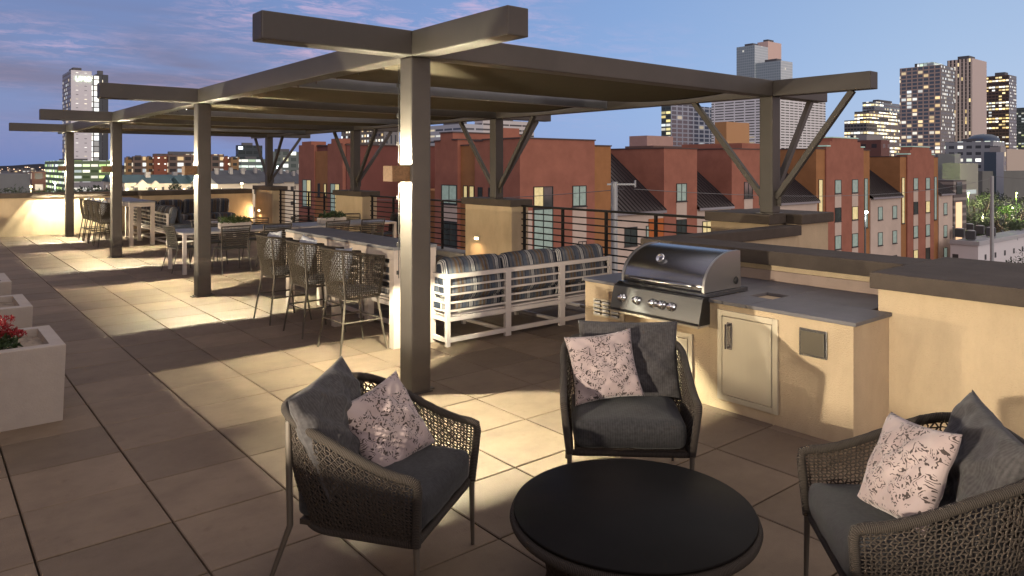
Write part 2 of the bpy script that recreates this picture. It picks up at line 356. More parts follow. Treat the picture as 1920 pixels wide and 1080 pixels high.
# hooks along the west beam, each bay
mb = MB()
for k in range(3):
    for i in range(12):
        y = YC[k]+.35+i*(S-.5)/11; mb.box((X0+CW+.012, y, ZB-.004), (.012, .012, .03))
pb(mb, 'cable_hooks', CHROME)['kind'] = 'stuff'
def brace(a, b): mb = MB(); mb.bar(a, b, .075, .075, bev=.006); pb(mb, 'brace')
for k in range(4):
    xm, ym = RX+CW/2, YC[k]+CW/2
    brace((xm, ym+1.27, ZB-.0), (xm, ym+.10, 1.56))
    brace((xm, ym-1.16, ZB-.0), (xm, ym-.10, 1.56))
    brace((xm+1.10, ym, ZB-.0), (xm+.10, ym, 1.58))
    mb = MB(); mb.b2(xm-.006, ym-.17, 1.45, xm+.006, ym+.17, 1.66); mb.b2(xm, ym-.006, 1.45, xm+.17, ym+.006, 1.66); pb(mb, 'gusset_plate')
# a string of mini lights on the first column's edge
mb = MB(); mb.tube([(X0-.006, YC[0]+CW+.004, z) for z in (1.0, 1.4, 2.0, 2.5, 2.9)], .004, 5)
for z in (1.05, 1.3, 1.72, 2.2, 2.45, 2.72): mb.box((X0-.012, YC[0]+CW+.010, z), (.018, .018, .035))
pb(mb, 'light_cable', BLACKM)

# sconces on the west faces of the columns: open boxes lit up and down
WARM = (1.0, .74, .37)
def area(name, loc, rot, sx, sy, power, col=WARM, parent=None, spread=180):
    l = bpy.data.lights.new(name, 'AREA'); l.shape = 'RECTANGLE'; l.size = sx; l.size_y = sy; l.energy = power; l.color = col
    l.spread = R(spread)
    o = bpy.data.objects.new(name, l); COL.objects.link(o); o.location = loc; o.rotation_euler = rot
    if parent: o.parent = parent
    return o
def batwing(loc, p, parent):
    l = bpy.data.lights.new('sconce_led', 'POINT'); l.energy = p; l.shadow_soft_size = .003; l.color = (1, .955, .68); l.use_nodes = True
    t = l.node_tree; em = t.nodes['Emission']; g = t.nodes.new('ShaderNodeNewGeometry'); sp = t.nodes.new('ShaderNodeSeparateXYZ'); t.links.new(g.outputs['Incoming'], sp.inputs[0])
    c = math_n(t, 'MAXIMUM', math_n(t, 'ABSOLUTE', sp.outputs[2]), .60); dn = math_n(t, 'ADD', .62, math_n(t, 'MULTIPLY', .55, math_n(t, 'LESS_THAN', sp.outputs[2], 0)))
    dn = math_n(t, 'MULTIPLY', dn, math_n(t, 'SUBTRACT', 1, math_n(t, 'MULTIPLY', .75, math_n(t, 'ABSOLUTE', sp.outputs[0]))))
    t.links.new(math_n(t, 'MULTIPLY', dn, math_n(t, 'DIVIDE', .42, math_n(t, 'POWER', c, 2.5))), em.inputs['Strength'])
    o = bpy.data.objects.new('sconce_led', l); COL.objects.link(o); o.location = loc; o.parent = parent
INNER = mat('sconce_inner', (.01, .01, .01), .9)
SCON = mat('sconce_bronze', (.14, .075, .035), .45, .3, var=.35, vscale=40)
LEDM = mat('led', (1, 1, 1), .5, emit=(1, .8, .5), es=14)
LAB = ['sconce on the nearest pergola column, above the front lounge chairs', 'sconce on the second pergola column from the camera', 'sconce on the third pergola column, beside the far planters', 'sconce on the farthest pergola column, by the end wall']
for k in range(4):
    ym = YC[k]+CW/2
    t = thing('wall_sconce', 'square bronze up and down '+LAB[k], 'wall lamp', (X0, ym, 1.867), 0, 'sconces on the pergola columns')
    mb = MB(); d, hw, h, th = .178, .0745, .135, .004
    mb.b2(-d, -hw-th, 0, -d+th, hw+th, h); mb.b2(-d+th, -hw-th, 0, -.02, -hw, h); mb.b2(-d+th, hw, 0, -.02, hw+th, h)
    mb.build('housing', SCON, t)
    mb = MB(); mb.b2(-.02, -hw, 0, -.001, hw, h); mb.build('back_plate', SCON, t)
    mb = MB(); mb.b2(-.150, -.003, .030, -.146, .003, .040); mb.build('led_bar', LEDM, t)
    mb = MB(); mb.b2(-d+th, -hw, .001, -d+th+.0015, hw, h-.001); mb.b2(-d+th+.0016, -hw, .001, -.021, -hw+.0015, h-.001); mb.b2(-d+th+.0016, hw-.0015, .001, -.021, hw, h-.001); mb.build('baffle', INNER, t)
    P1 = 0
    for dx in (-.152, -.138, -.122):
        batwing((dx, 0, .0685), 500, t)

# ------------------------------------------------------------------ walls, piers, rails
def wall(label, mbw, mbc, loc=(0, 0, 0), name='parapet_wall', cat='wall'):
    t = thing(name, label, cat, loc)
    o = mbw.build('wall', STUCCO, t); o.location = tuple(-a for a in loc)
    o = mbc.build('coping', CAP, t); o.location = tuple(-a for a in loc)
    return t
# far wall with its jog
a, b = MB(), MB(); a.b2(-6, 25.0, -.3, 5.45, 25.35, 1.09); b.b2(-6, 24.93, 1.09, 5.49, 25.42, 1.23, bev=.012)
wall('long low stucco wall closing the far left end of the terrace', a, b, (-6, 25, 0))
a, b = MB(), MB(); a.b2(5.45, 24.62, -.3, 8.86, 25.35, 1.088); b.b2(5.40, 24.55, 1.088, 8.82, 25.42, 1.235, bev=.012)
wall('stucco wall stepping forward behind the far striped sofa', a, b, (5.45, 24.6, 0))
# four piers under the east columns
PLAB = ['stucco pier with stepped coping right behind the grill, carrying the nearest east column', 'stucco pier with a glowing step light behind the near striped sofa', 'stucco pier seen left of the nearest column, behind the dining tables', 'farthest stucco pier with a step light where the railing meets the end wall']
STEPM = mat('step_lens', (1, .9, .7), .4, emit=(1, .78, .45), es=26)
for k in range(4):
    ya, yb = YC[k]-.62, YC[k]+1.05
    t = thing('stucco_pier', PLAB[k], 'pier', (8.74, ya, 0), 0, 'stucco piers under the east columns')
    x1 = 9.50
    if k == 0: ya = 5.44; yb = 6.50; x1 = 9.86
    mb = MB(); mb.b2(9.02-8.97+.28, .06, -.3, x1-8.74, yb-ya-.06, 1.20); mb.v = [(v[0], v[1], v[2]) for v in mb.v]; mb.build('shaft', STUCCO, t)
    mb = MB(); mb.b2(.26, 0, 1.20, x1-8.74+.07, yb-ya, 1.338, bev=.012); mb.build('coping', CAP, t)
    t.location = (8.74, ya, 0)
    if k in (1, 2, 3):
        yl = (12.2-YC[1])+YC[k]-ya
        mb = MB(); mb.b2(.305, yl-.085, .455, .328, yl+.085, .545, bev=.006); mb.build('step_light_frame', mat('step_frame', (.5, .45, .38), .4), t)
        mb = MB(); mb.b2(.300, yl-.06, .478, .304, yl+.06, .515); mb.build('step_light_lens', STEPM, t)
        l = area('step_lamp', (.296, yl, .49), (0, R(70), 0), .03, .11, 34 if k != 2 else 22, (1, .66, .34), t)
# corner block of the nearest pier and the low wall running out to it
a, b = MB(), MB(); a.b2(9.42, 5.26, -4, 10.25, 5.438, 1.196); b.b2(9.415, 5.20, 1.196, 10.31, 5.436, 1.334, bev=.012)
a.b2(9.87, 5.44, -4, 10.25, 6.4, 1.196); b.b2(9.865, 5.437, 1.196, 10.31, 6.45, 1.334, bev=.006)
wall('raised stucco corner block in front of the nearest pier', a, b, (9.42, 5.26, 0))
a, b = MB(), MB(); a.b2(7.13, 5.262, -4, 9.418, 5.438, 1.05); b.b2(6.86, 5.20, 1.05, 9.41, 5.436, 1.186, bev=.012)
wall('low stucco wall running from the grill counter out to the corner block', a, b, (7.13, 5.26, 0))
# wall behind the grill counter and the wall on the right
a, b = MB(), MB(); a.b2(6.40, 2.60, -.3, 7.05, 5.40, 1.05); b.b2(6.32, 2.575, 1.05, 6.855, 5.43, 1.188, bev=.012)
wall('stucco back wall of the grill counter under a dark coping', a, b, (6.4, 2.6, 0))
a, b = MB(), MB(); a.b2(5.705, -1.5, -.3, 6.395, 2.53, 1.066); b.b2(5.645, -1.56, 1.066, 7.12, 2.572, 1.190, bev=.012); a.b2(6.395, -1.5, -.3, 7.05, 2.53, 1.066)
wall('bright stucco wall at the right behind the right-hand lounge chair', a, b, (5.705, 0, 0))
# kerb and railings between the piers
RLAB = ['black horizontal-bar railing behind the near sofa, left of the grill', 'black horizontal-bar railing behind the dining tables', 'black horizontal-bar railing at the far end beside the end wall']
KERB = mat('kerb_concrete', (.20, .185, .175), .85, var=.15, bump=.3)
for k in range(3):
    ya = (6.50 if k == 0 else YC[k]+1.05)+.0; yb = YC[k+1]-.62
    mb = MB(); mb.b2(9.06, ya, -.4, 9.55, yb, .12, bev=.01)
    one(mb, 'kerb', KERB, ['low concrete kerb under the nearest railing', 'low concrete kerb under the middle railing', 'low concrete kerb under the farthest railing'][k], 'kerb')
    t = thing('metal_railing', RLAB[k], 'railing', (9.30, ya, .12), 0, 'railings between the piers')
    L = yb-ya
    mb = MB(); mb.b2(-.03, 0, 1.075, .03, L, 1.115, bev=.004); mb.build('top_rail', BLACKM, t)
    npst = 5
    for i in range(npst):
        y = .06+(L-.12)*i/(npst-1); mb = MB(); mb.b2(-.022, y-.022, 0, .022, y+.022, 1.075); mb.build('post', BLACKM, t)
    for i in range(8):
        z = .09+i*.122; mb = MB(); mb.b2(-.009-.02, .0, z, .009-.02, L, z+.024); mb.build('bar', BLACKM, t)

# building wall behind the camera on the west with its wall lamps; the northern three are added
mb = MB(); mb.b2(XW-.4, YS, -.3, XW, 24.9, 3.4); one(mb, 'hotel_wall', STUCCO, 'plain stucco wall of the building west of the terrace', 'wall')
t = thing('wall_lamp', 'square wall lamp on the west wall beside the lounge chairs', 'wall lamp', (XW, 2.1, .98))
mb = MB(); mb.b2(0, -.09, 0, .04, .09, .3, bev=.01); mb.build('housing', SCON, t)
mb = MB(); mb.b2(.04, -.06, .12, .045, .06, .18); mb.build('lens', LEDM, t)
mb = MB(); mb.b2(0, -.5, .215, .26, .5, .225); mb.build('light_shield', SCON, t)  # wide plate added out of view, keeps lamp light off the beams
area('wall_lamp_light', (.055, 0, .15), (0, R(-90), 0), .05, .10, 470, (1, .88, .68), t)
t = thing('wall_lamp', 'square wall lamp on the west wall at its southern end', 'wall lamp', (XW, -2.3, .98))
mb = MB(); mb.b2(0, -.09, 0, .04, .09, .3, bev=.01); mb.build('housing', SCON, t)
mb = MB(); mb.b2(.04, -.06, .12, .045, .06, .18); mb.build('lens', LEDM, t)
mb = MB(); mb.b2(0, -.5, .215, .26, .5, .225); mb.build('light_shield', SCON, t)  # same added plate, cuts the light going upward
area('wall_lamp_light', (.055, 0, .15), (0, R(-90), R(30)), .05, .10, 190, (1, .88, .62), t)
for y, lb in ((8.6, 'added wall lamp out of view on the west wall, opposite the near bar table'), (14.9, 'added wall lamp out of view on the west wall, opposite the dining tables'), (21.2, 'added wall lamp out of view on the west wall, opposite the far sofa')):
    t = thing('wall_lamp', lb, 'wall lamp', (XW, y, .98))  # unseen lamps added to brighten piers and furniture from the west
    mb = MB(); mb.b2(0, -.09, 0, .04, .09, .3, bev=.01); mb.build('housing', SCON, t)
    mb = MB(); mb.b2(.04, -.06, .12, .045, .06, .18); mb.build('lens', LEDM, t)
    mb = MB(); mb.b2(0, -.5, .215, .26, .5, .225); mb.build('light_shield', SCON, t)  # added plate blocks the upward light here too
    area('wall_lamp_light', (.055, 0, .15), (0, R(-90), 0), .05, .10, 300, (1, .84, .58), t)
mb = MB(); mb.b2(-1.25, YS, 0, -1.0, 24.9, 1.0, bev=.01); one(mb, 'shade_ledge', STUCCO, 'long low stucco ledge out of view, shading the floor from the west lamps', 'wall')  # unseen ledge placed to keep the west lamps' light off the floor

# ------------------------------------------------------------------ grill counter
CX, ZC = 5.136, .895
COUNT = mat('counter_concrete', (.115, .108, .116), .55, var=.2, vscale=3, bump=.1, bscale=60)
t = thing('grill_counter', 'stucco grill counter with dark stone top against the parapet', 'counter', (CX, 2.43, 0))
def cb(mb, name, m): o = mb.build(name, m, t); o.location = (-CX, -2.43, 0); return o
mb = MB(); mb.b2(CX, 2.45, -.02, 6.39, 3.66, ZC-.03); mb.b2(5.70, 3.661, -.02, 6.39, 4.639, ZC-.03); mb.b2(CX, 3.661, -.02, 5.699, 4.639, .66); mb.b2(CX, 4.64, -.02, 6.39, 5.12, ZC-.03)
cb(mb, 'stucco_base', STUCCO)
mb = MB()
mb.b2(CX-.02, 2.425, ZC-.03, 5.702, 3.30, ZC, bev=.006); mb.b2(5.704, 2.58, ZC-.03, 6.395, 3.30, ZC, bev=.006)
mb.b2(CX-.02, 3.302, ZC-.03, 5.50, 3.52, ZC, bev=.004); mb.b2(5.78, 3.302, ZC-.03, 6.395, 3.52, ZC, bev=.004)
mb.b2(CX-.02, 3.522, ZC-.03, 6.395, 3.66, ZC, bev=.004); mb.b2(5.72, 3.66, ZC-.03, 6.395, 4.64, ZC, bev=.004); mb.b2(CX-.02, 4.64, ZC-.03, 6.395, 5.14, ZC, bev=.006)
cb(mb, 'countertop', COUNT)
mb = MB(); mb.b2(5.50, 3.302, ZC-.12, 5.78, 3.52, ZC-.10); cb(mb, 'drop_in_recess', DARK)
mb = MB(); mb.b2(6.375, 2.60, ZC+.001, 6.398, 5.1, ZC+.10, bev=.004); cb(mb, 'backsplash', mat('splash', (.30, .22, .18), .7, var=.15, bump=.3, bscale=80))
# steel access door
def door(y0, y1, z0, z1, fr=.045, handle=True):
    mb = MB(); mb.b2(CX-.018, y0, z0, CX-.001, y0+fr, z1, bev=.003); mb.b2(CX-.018, y1-fr, z0, CX-.001, y1, z1, bev=.003)
    mb.b2(CX-.018, y0+fr, z1-fr, CX-.001, y1-fr, z1, bev=.003); mb.b2(CX-.018, y0+fr, z0, CX-.001, y1-fr, z0+fr, bev=.003)
    f = cb(mb, 'door_frame', STEELW)
    mb = MB(); mb.b2(CX-.022, y0+fr+.005, z0+fr+.005, CX-.002, y1-fr-.005, z1-fr-.005, bev=.004); d = cb(mb, 'door', STEELW)
    if handle:
        mb = MB(); yh = y1-fr-.065
        mb.tube([(CX-.06, yh, z1-.30), (CX-.06, yh, z1-.10)], .011, 12)
        mb.bar((CX-.02, yh, z1-.29), (CX-.06, yh, z1-.29), .018); mb.bar((CX-.02, yh, z1-.11), (CX-.06, yh, z1-.11), .018)
        mb.b2(CX-.026, yh-.035, z1-.31, CX-.0225, yh+.012, z1-.09)
        h = mb.build('handle', CHROME, d)
door(3.028, 3.572, .085, .82)
door(3.822, 4.25, .10, .565, handle=False)
mb = MB(); mb.b2(CX-.016, 2.638, .588, CX-.001, 2.853, .792, bev=.004); cb(mb, 'hatch_frame', STEEL)
mb = MB(); mb.b2(CX-.024, 2.655, .605, CX-.0165, 2.836, .775, bev=.003); cb(mb, 'hatch_cover', mat('hatch_plate', (.10, .085, .065), .45, .6))
mb = MB(); mb.b2(CX-.012, 4.60, .545, CX-.001, 5.0, .715, bev=.003); vent = cb(mb, 'vent_plate', STEELW)
mb = MB()
for i in range(3):
    for j in range(4):
        y = 4.66+i*.115; z = .565+j*.037
        pr = [(CX-.013, z+.026), (CX-.030, z+.020), (CX-.032, z+.004), (CX-.013, z+.002)]
        mb.prism(pr, y, y+.085, 'y')
o = mb.build('louvres', mat('louvre_steel', (.25, .25, .27), .35, .9), vent)

# ------------------------------------------------------------------ grill
t = thing('gas_grill', 'stainless steel built-in gas grill with domed lid and five knobs', 'grill', (CX, 3.69, ZC))
def gb(mb, name, m, par=None):
    p = par or t; o = mb.build(name, m, p)
    if par is None: o.location = (-CX, -3.69, -ZC)
    return o
prof = [(5.110, .935), (5.112, .99)]
for i in range(13):
    a = R(8+i*6.6); prof.append((5.54-.425*math.cos(a)*1.0, .965+.29*math.sin(a)))
prof += [(5.60, 1.256), (5.63, 1.25), (5.64, .935)]
mb = MB(); n = len(prof)
mb.prism(prof, 3.715, 4.585, 'y', True); lid = gb(mb, 'lid', STEEL)
for ya, yb in ((3.69, 3.713), (4.587, 4.61)):
    pp = [(x+(0 if x > 5.5 else -.008), z+.006 if z > 1 else z) for x, z in prof]
    mb = MB(); mb.prism(pp, ya, yb, 'y'); o = gb(mb, 'lid_end', mat('lid_end_steel', (.32, .31, .31), .38, .9))
mb = MB(); pts = [(5.085-.045*math.sin(math.pi*i/16)**.5, 3.80+.70*i/16, .985) for i in range(17)]
mb.tube(pts, [.010+.012*math.sin(math.pi*i/16) for i in range(17)], 12)
o = mb.build('handle', STEEL, lid)
mb = MB(); Mx = Matrix.Rotation(R(-58), 3, 'Y'); mb.lathe([(.0, 0), (.040, 0), (.044, .012), (.040, .022), (.034, .024), (.032, .018), (0, .018)], (5.212, 4.235, 1.165), 24, M=Mx)
o = mb.build('thermometer', CHROME, lid)
mb = MB(); mb.prism([(5.075, .915), (5.105, .93), (5.70, .932), (5.70, .9), (5.12, .9)], 3.66, 4.64, 'y'); gb(mb, 'firebox_flange', STEEL)
mb = MB(); mb.prism([(5.085, .912), (5.035, .895), (4.985, .70), (4.990, .678), (5.135, .678), (5.135, .912)], 3.655, 4.645, 'y'); gb(mb, 'control_panel', mat('panel_steel', (.085, .085, .09), .34, .9, var=.05, vscale=2, streak=(1, 1, 40)))
mb = MB(); mb.prism([(5.135, .66), (4.975, .66), (4.972, .676), (5.135, .677)], 3.66, 4.64, 'y'); gb(mb, 'drip_lip', STEELW)
for y in (4.515, 4.34, 4.155, 4.06, 3.955):
    mb = MB(); Mk = Matrix.Rotation(R(-75-0), 3, 'Y'); mb.lathe([(.040, 0), (.040, .006), (.026, .012), (.030, .036), (.024, .046), (0, .048)], (5.008, y, .795), 18, M=Mk)
    c = Vector((5.008, y, .795)) + Mk @ Vector((0, 0, .04)); mb.bar(c+Mk @ Vector((-.016, 0, 0)), c+Mk @ Vector((.016, 0, 0)), .007)
    gb(mb, 'knob', CHROME)
mb = MB(); mb.lathe([(.03, 0), (.034, .004), (0, .006)], (5.56, 3.689, 1.0), 20, M=Matrix.Rotation(R(90), 3, 'X')); gb(mb, 'rotisserie_cover', DARK)

# ------------------------------------------------------------------ woven shells (lounge chairs and bar stools)
def upath(hw, yf, yb, r, n):
    """U from the front left to the front right, n+1 points evenly spaced; -y is the open front"""
    pts = [(-hw, yf)]
    K = 10
    for i in range(K+1):
        a = math.pi-i*math.pi/2/K; pts.append((-hw+r+r*math.cos(a), yb-r+r*math.sin(a)))
    for i in range(K+1):
        a = math.pi/2-i*math.pi/2/K; pts.append((hw-r+r*math.cos(a), yb-r+r*math.sin(a)))
    pts.append((hw, yf))
    L = [0]
    for p, q in zip(pts, pts[1:]): L.append(L[-1]+math.dist(p, q))
    out = []; j = 0
    for i in range(n+1):
        d = L[-1]*i/n
        while j < len(pts)-2 and L[j+1] < d: j += 1
        f = (d-L[j])/max(1e-9, L[j+1]-L[j]); f = min(1, max(0, f))
        out.append(Vector((pts[j][0]+(pts[j+1][0]-pts[j][0])*f, pts[j][1]+(pts[j+1][1]-pts[j][1])*f)))
    return out
class Shell:
    def __init__(s, b, t, zb, zf, zk, n=240):
        s.n = n; s.B = upath(*b, n); s.T = upath(*t, n); s.zb, s.zf, s.zk = zb, zf, zk
    def top(s, u):
        i = min(s.n, max(0, int(round(u*s.n)))); p = s.T[i]; k = max(0., min(1., (min(u, 1-u))/.36)); k = k*k*(3-2*k)
        return Vector((p.x, p.y, s.zf+(s.zk-s.zf)*k))
    def bot(s, u):
        i = min(s.n, max(0, int(round(u*s.n)))); p = s.B[i]; return Vector((p.x, p.y, s.zb))
    def pt(s, u, v, off=0):
        a, b = s.bot(u), s.top(u); q = a.lerp(b, v); bul = .018*math.sin(math.pi*v)
        d = s.top(min(1, u+.004))-s.top(max(0, u-.004)); nn = Vector((-d.y, d.x, 0)); nn = nn.normalized() if nn.length > 0 else nn
        return q+nn*(off+bul)
def weave(sh, nc, nr, r1, r2, m, parent):
    """fishnet of rope: neighbouring uprights meet at every other row, so the gaps are offset like brickwork"""
    mb = MB()
    for c in range(1, nc):
        pts = []
        for k in range(nr*2+1):
            v = k/(nr*2); q = k/2; sg = math.cos(math.pi*(q+c)); jit = rnd.uniform(-.05, .05)
            pts.append(sh.pt((c+.30*sg+jit)/nc, v, .003*math.sin(math.pi*(q+c+.5))))
        mb.tube(pts, r1, 4, cap=False)
    for q in range(1, nr):
        v = q/nr; pts = []
        for c in range(0, nc+1): pts.append(sh.pt(c/nc, v+rnd.uniform(-.15, .15)/nr*.3, .004*(1 if (c+q) % 2 else -1)))
        mb.tube(pts, r2, 4, cap=False)
    return mb.build('woven_back', m, parent, fixn=False)
def ropewrap(name, col):
    m = bpy.data.materials.new(name); m.use_nodes = True; t = m.node_tree; b = t.nodes['Principled BSDF']; b.inputs['Roughness'].default_value = .8
    tc = t.nodes.new('ShaderNodeTexCoord'); uv = t.nodes.new('ShaderNodeAttribute'); uv.attribute_name = 'along'
    w = math_n(t, 'SINE', math_n(t, 'MULTIPLY', uv.outputs['Fac'], 2*math.pi/.0075))
    r = rampn(t, [(0, tuple(c*.45 for c in col)), (.6, col), (1, tuple(c*1.35 for c in col))]); t.links.new(math_n(t, 'ADD', math_n(t, 'MULTIPLY', w, .5), .5), r.inputs[0])
    t.links.new(r.outputs[0], b.inputs['Base Color'])
    bp = t.nodes.new('ShaderNodeBump'); bp.inputs['Strength'].default_value = .8; bp.inputs['Distance'].default_value = .004; t.links.new(w, bp.inputs['Height']); t.links.new(bp.outputs[0], b.inputs['Normal'])
    return m
WRAP = ropewrap('rope_wrap_dark', (.034, .024, .018)); WRAP2 = ropewrap('rope_wrap_tan', (.055, .040, .027))
def wrapped(name, pts, r, n, m, parent, closed=False):
    mb = MB(); mb.tube(pts, r, n, closed=closed); o = mb.build(name, m, parent, fixn=False)
    L = [0]
    P = [Vector(p) for p in pts]
    for a, b in zip(P, P[1:]): L.append(L[-1]+(b-a).length)
    at_ = o.data.attributes.new('along', 'FLOAT', 'POINT'); vals = []
    for i in range(len(P)): vals += [L[i]]*n
    vals += [0]*(len(o.data.vertices)-len(vals)); at_.data.foreach_set('value', vals)
    return o

# fabrics
def ribbed(name, col, sc=240):
    m = bpy.data.materials.new(name); m.use_nodes = True; t = m.node_tree; b = t.nodes['Principled BSDF']; b.inputs['Roughness'].default_value = .9
    b.inputs['Sheen Weight'].default_value = .08; b.inputs['Specular IOR Level'].default_value = .2
    tc = t.nodes.new('ShaderNodeTexCoord'); sp = t.nodes.new('ShaderNodeSeparateXYZ'); t.links.new(tc.outputs['Object'], sp.inputs[0])
    n = t.nodes.new('ShaderNodeTexNoise'); n.inputs['Scale'].default_value = 55; n.inputs['Detail'].default_value = 6; t.links.new(tc.outputs['Object'], n.inputs['Vector'])
    w = math_n(t, 'SINE', math_n(t, 'ADD', math_n(t, 'MULTIPLY', sp.outputs[0], 2*math.pi/.014), math_n(t, 'MULTIPLY', n.outputs[0], 1.0)))
    k = math_n(t, 'ADD', math_n(t, 'MULTIPLY', w, .10), n.outputs[0])
    r = rampn(t, [(.25, tuple(c*.62 for c in col)), (.75, tuple(c*1.3 for c in col))]); t.links.new(k, r.inputs[0]); t.links.new(r.outputs[0], b.inputs['Base Color'])
    bp = t.nodes.new('ShaderNodeBump'); bp.inputs['Strength'].default_value = .22; bp.inputs['Distance'].default_value = .0015; t.links.new(k, bp.inputs['Height']); t.links.new(bp.outputs[0], b.inputs['Normal'])
    return m
GREYF = ribbed('grey_corded_fabric', (.024, .023, .025)); GREYP = ribbed('grey_pillow_fabric', (.046, .042, .044))
def floral():
    m = bpy.data.materials.new('damask_print'); m.use_nodes = True; t = m.node_tree; b = t.nodes['Principled BSDF']; b.inputs['Roughness'].default_value = .85; b.inputs['Sheen Weight'].default_value = .2
    tc = t.nodes.new('ShaderNodeTexCoord'); sp = t.nodes.new('ShaderNodeSeparateXYZ'); t.links.new(tc.outputs['Object'], sp.inputs[0])
    ax = math_n(t, 'ABSOLUTE', sp.outputs[0]); cb_ = t.nodes.new('ShaderNodeCombineXYZ'); t.links.new(ax, cb_.inputs[0]); t.links.new(sp.outputs[2], cb_.inputs[1])
    n = t.nodes.new('ShaderNodeTexNoise'); n.inputs['Scale'].default_value = 17; n.inputs['Detail'].default_value = 2.2; t.links.new(cb_.outputs[0], n.inputs['Vector'])
    # curling scrolls: contour lines of a smooth field, broken by a second one
    sc = math_n(t, 'SINE', math_n(t, 'MULTIPLY', n.outputs[0], 62))
    n2 = t.nodes.new('ShaderNodeTexNoise'); n2.inputs['Scale'].default_value = 46; n2.inputs['Detail'].default_value = 2; t.links.new(cb_.outputs[0], n2.inputs['Vector'])
    scroll = math_n(t, 'GREATER_THAN', math_n(t, 'ADD', sc, math_n(t, 'MULTIPLY', math_n(t, 'SUBTRACT', n2.outputs[0], .5), 5.0)), .62)
    n3 = t.nodes.new('ShaderNodeTexNoise'); n3.inputs['Scale'].default_value = 8.5; n3.inputs['Detail'].default_value = 2; mp3 = t.nodes.new('ShaderNodeMapping'); mp3.inputs['Location'].default_value = (3.1, 1.7, 0); t.links.new(cb_.outputs[0], mp3.inputs[0]); t.links.new(mp3.outputs[0], n3.inputs['Vector'])
    cl = math_n(t, 'GREATER_THAN', n3.outputs[0], .44)
    v = t.nodes.new('ShaderNodeTexVoronoi'); v.inputs['Scale'].default_value = 36; v.feature = 'F1'; t.links.new(cb_.outputs[0], v.inputs['Vector'])
    leaf = math_n(t, 'LESS_THAN', v.outputs['Distance'], .80)
    pt_ = math_n(t, 'MULTIPLY', math_n(t, 'MULTIPLY', scroll, cl), leaf)
    front = math_n(t, 'LESS_THAN', sp.outputs[1], .004)
    pt_ = math_n(t, 'MULTIPLY', pt_, front)
    n4 = t.nodes.new('ShaderNodeTexNoise'); n4.inputs['Scale'].default_value = 7; t.links.new(tc.outputs['Object'], n4.inputs['Vector'])
    r = rampn(t, [(.3, (.235, .178, .178)), (.7, (.31, .245, .24))]); t.links.new(n4.outputs[0], r.inputs[0])
    mx_ = t.nodes.new('ShaderNodeMix'); mx_.data_type = 'RGBA'; t.links.new(pt_, mx_.inputs[0]); t.links.new(r.outputs[0], mx_.inputs[6]); mx_.inputs[7].default_value = (.030, .018, .016, 1)
    t.links.new(mx_.outputs[2], b.inputs['Base Color'])
    n5 = t.nodes.new('ShaderNodeTexNoise'); n5.inputs['Scale'].default_value = 300; t.links.new(tc.outputs['Object'], n5.inputs['Vector'])
    bp = t.nodes.new('ShaderNodeBump'); bp.inputs['Strength'].default_value = .3; bp.inputs['Distance'].default_value = .002; t.links.new(n5.outputs[0], bp.inputs['Height']); t.links.new(bp.outputs[0], b.inputs['Normal'])
    return m
FLORAL = floral()
def striped(name, axis, off=0.):
    m = bpy.data.materials.new(name); m.use_nodes = True; t = m.node_tree; b = t.nodes['Principled BSDF']; b.inputs['Roughness'].default_value = .9; b.inputs['Specular IOR Level'].default_value = .2
    tc = t.nodes.new('ShaderNodeTexCoord'); sp = t.nodes.new('ShaderNodeSeparateXYZ'); t.links.new(tc.outputs['Object'], sp.inputs[0])
    f = math_n(t, 'FRACT', math_n(t, 'ADD', math_n(t, 'DIVIDE', sp.outputs[axis], .36), 10.37+off))
    g, d, w, br, bl = (.105, .102, .108), (.028, .034, .052), (.42, .40, .38), (.115, .078, .052), (.062, .072, .098)
    seq = [(0, bl), (.08, g), (.16, d), (.19, w), (.215, d), (.235, w), (.26, d), (.285, w), (.31, d), (.36, g), (.45, bl), (.52, g), (.60, br), (.68, g), (.74, d), (.76, br), (.83, g), (.90, d), (.93, bl)]
    r = rampn(t, seq, 'CONSTANT'); t.links.new(f, r.inputs[0])
    n = t.nodes.new('ShaderNodeTexNoise'); n.inputs['Scale'].default_value = 18; n.inputs['Detail'].default_value = 8; t.links.new(tc.outputs['Object'], n.inputs['Vector'])
    r2_ = rampn(t, [(.3, (.75, .75, .75)), (.7, (1.1, 1.1, 1.1))]); t.links.new(n.outputs[0], r2_.inputs[0])
    mm = t.nodes.new('ShaderNodeMix'); mm.data_type = 'RGBA'; mm.blend_type = 'MULTIPLY'; mm.inputs[0].default_value = 1; t.links.new(r.outputs[0], mm.inputs[6]); t.links.new(r2_.outputs[0], mm.inputs[7]); t.links.new(mm.outputs[2], b.inputs['Base Color'])
    return m
STRX, STRY = striped('stripe_x', 0), striped('stripe_y', 1, .3)

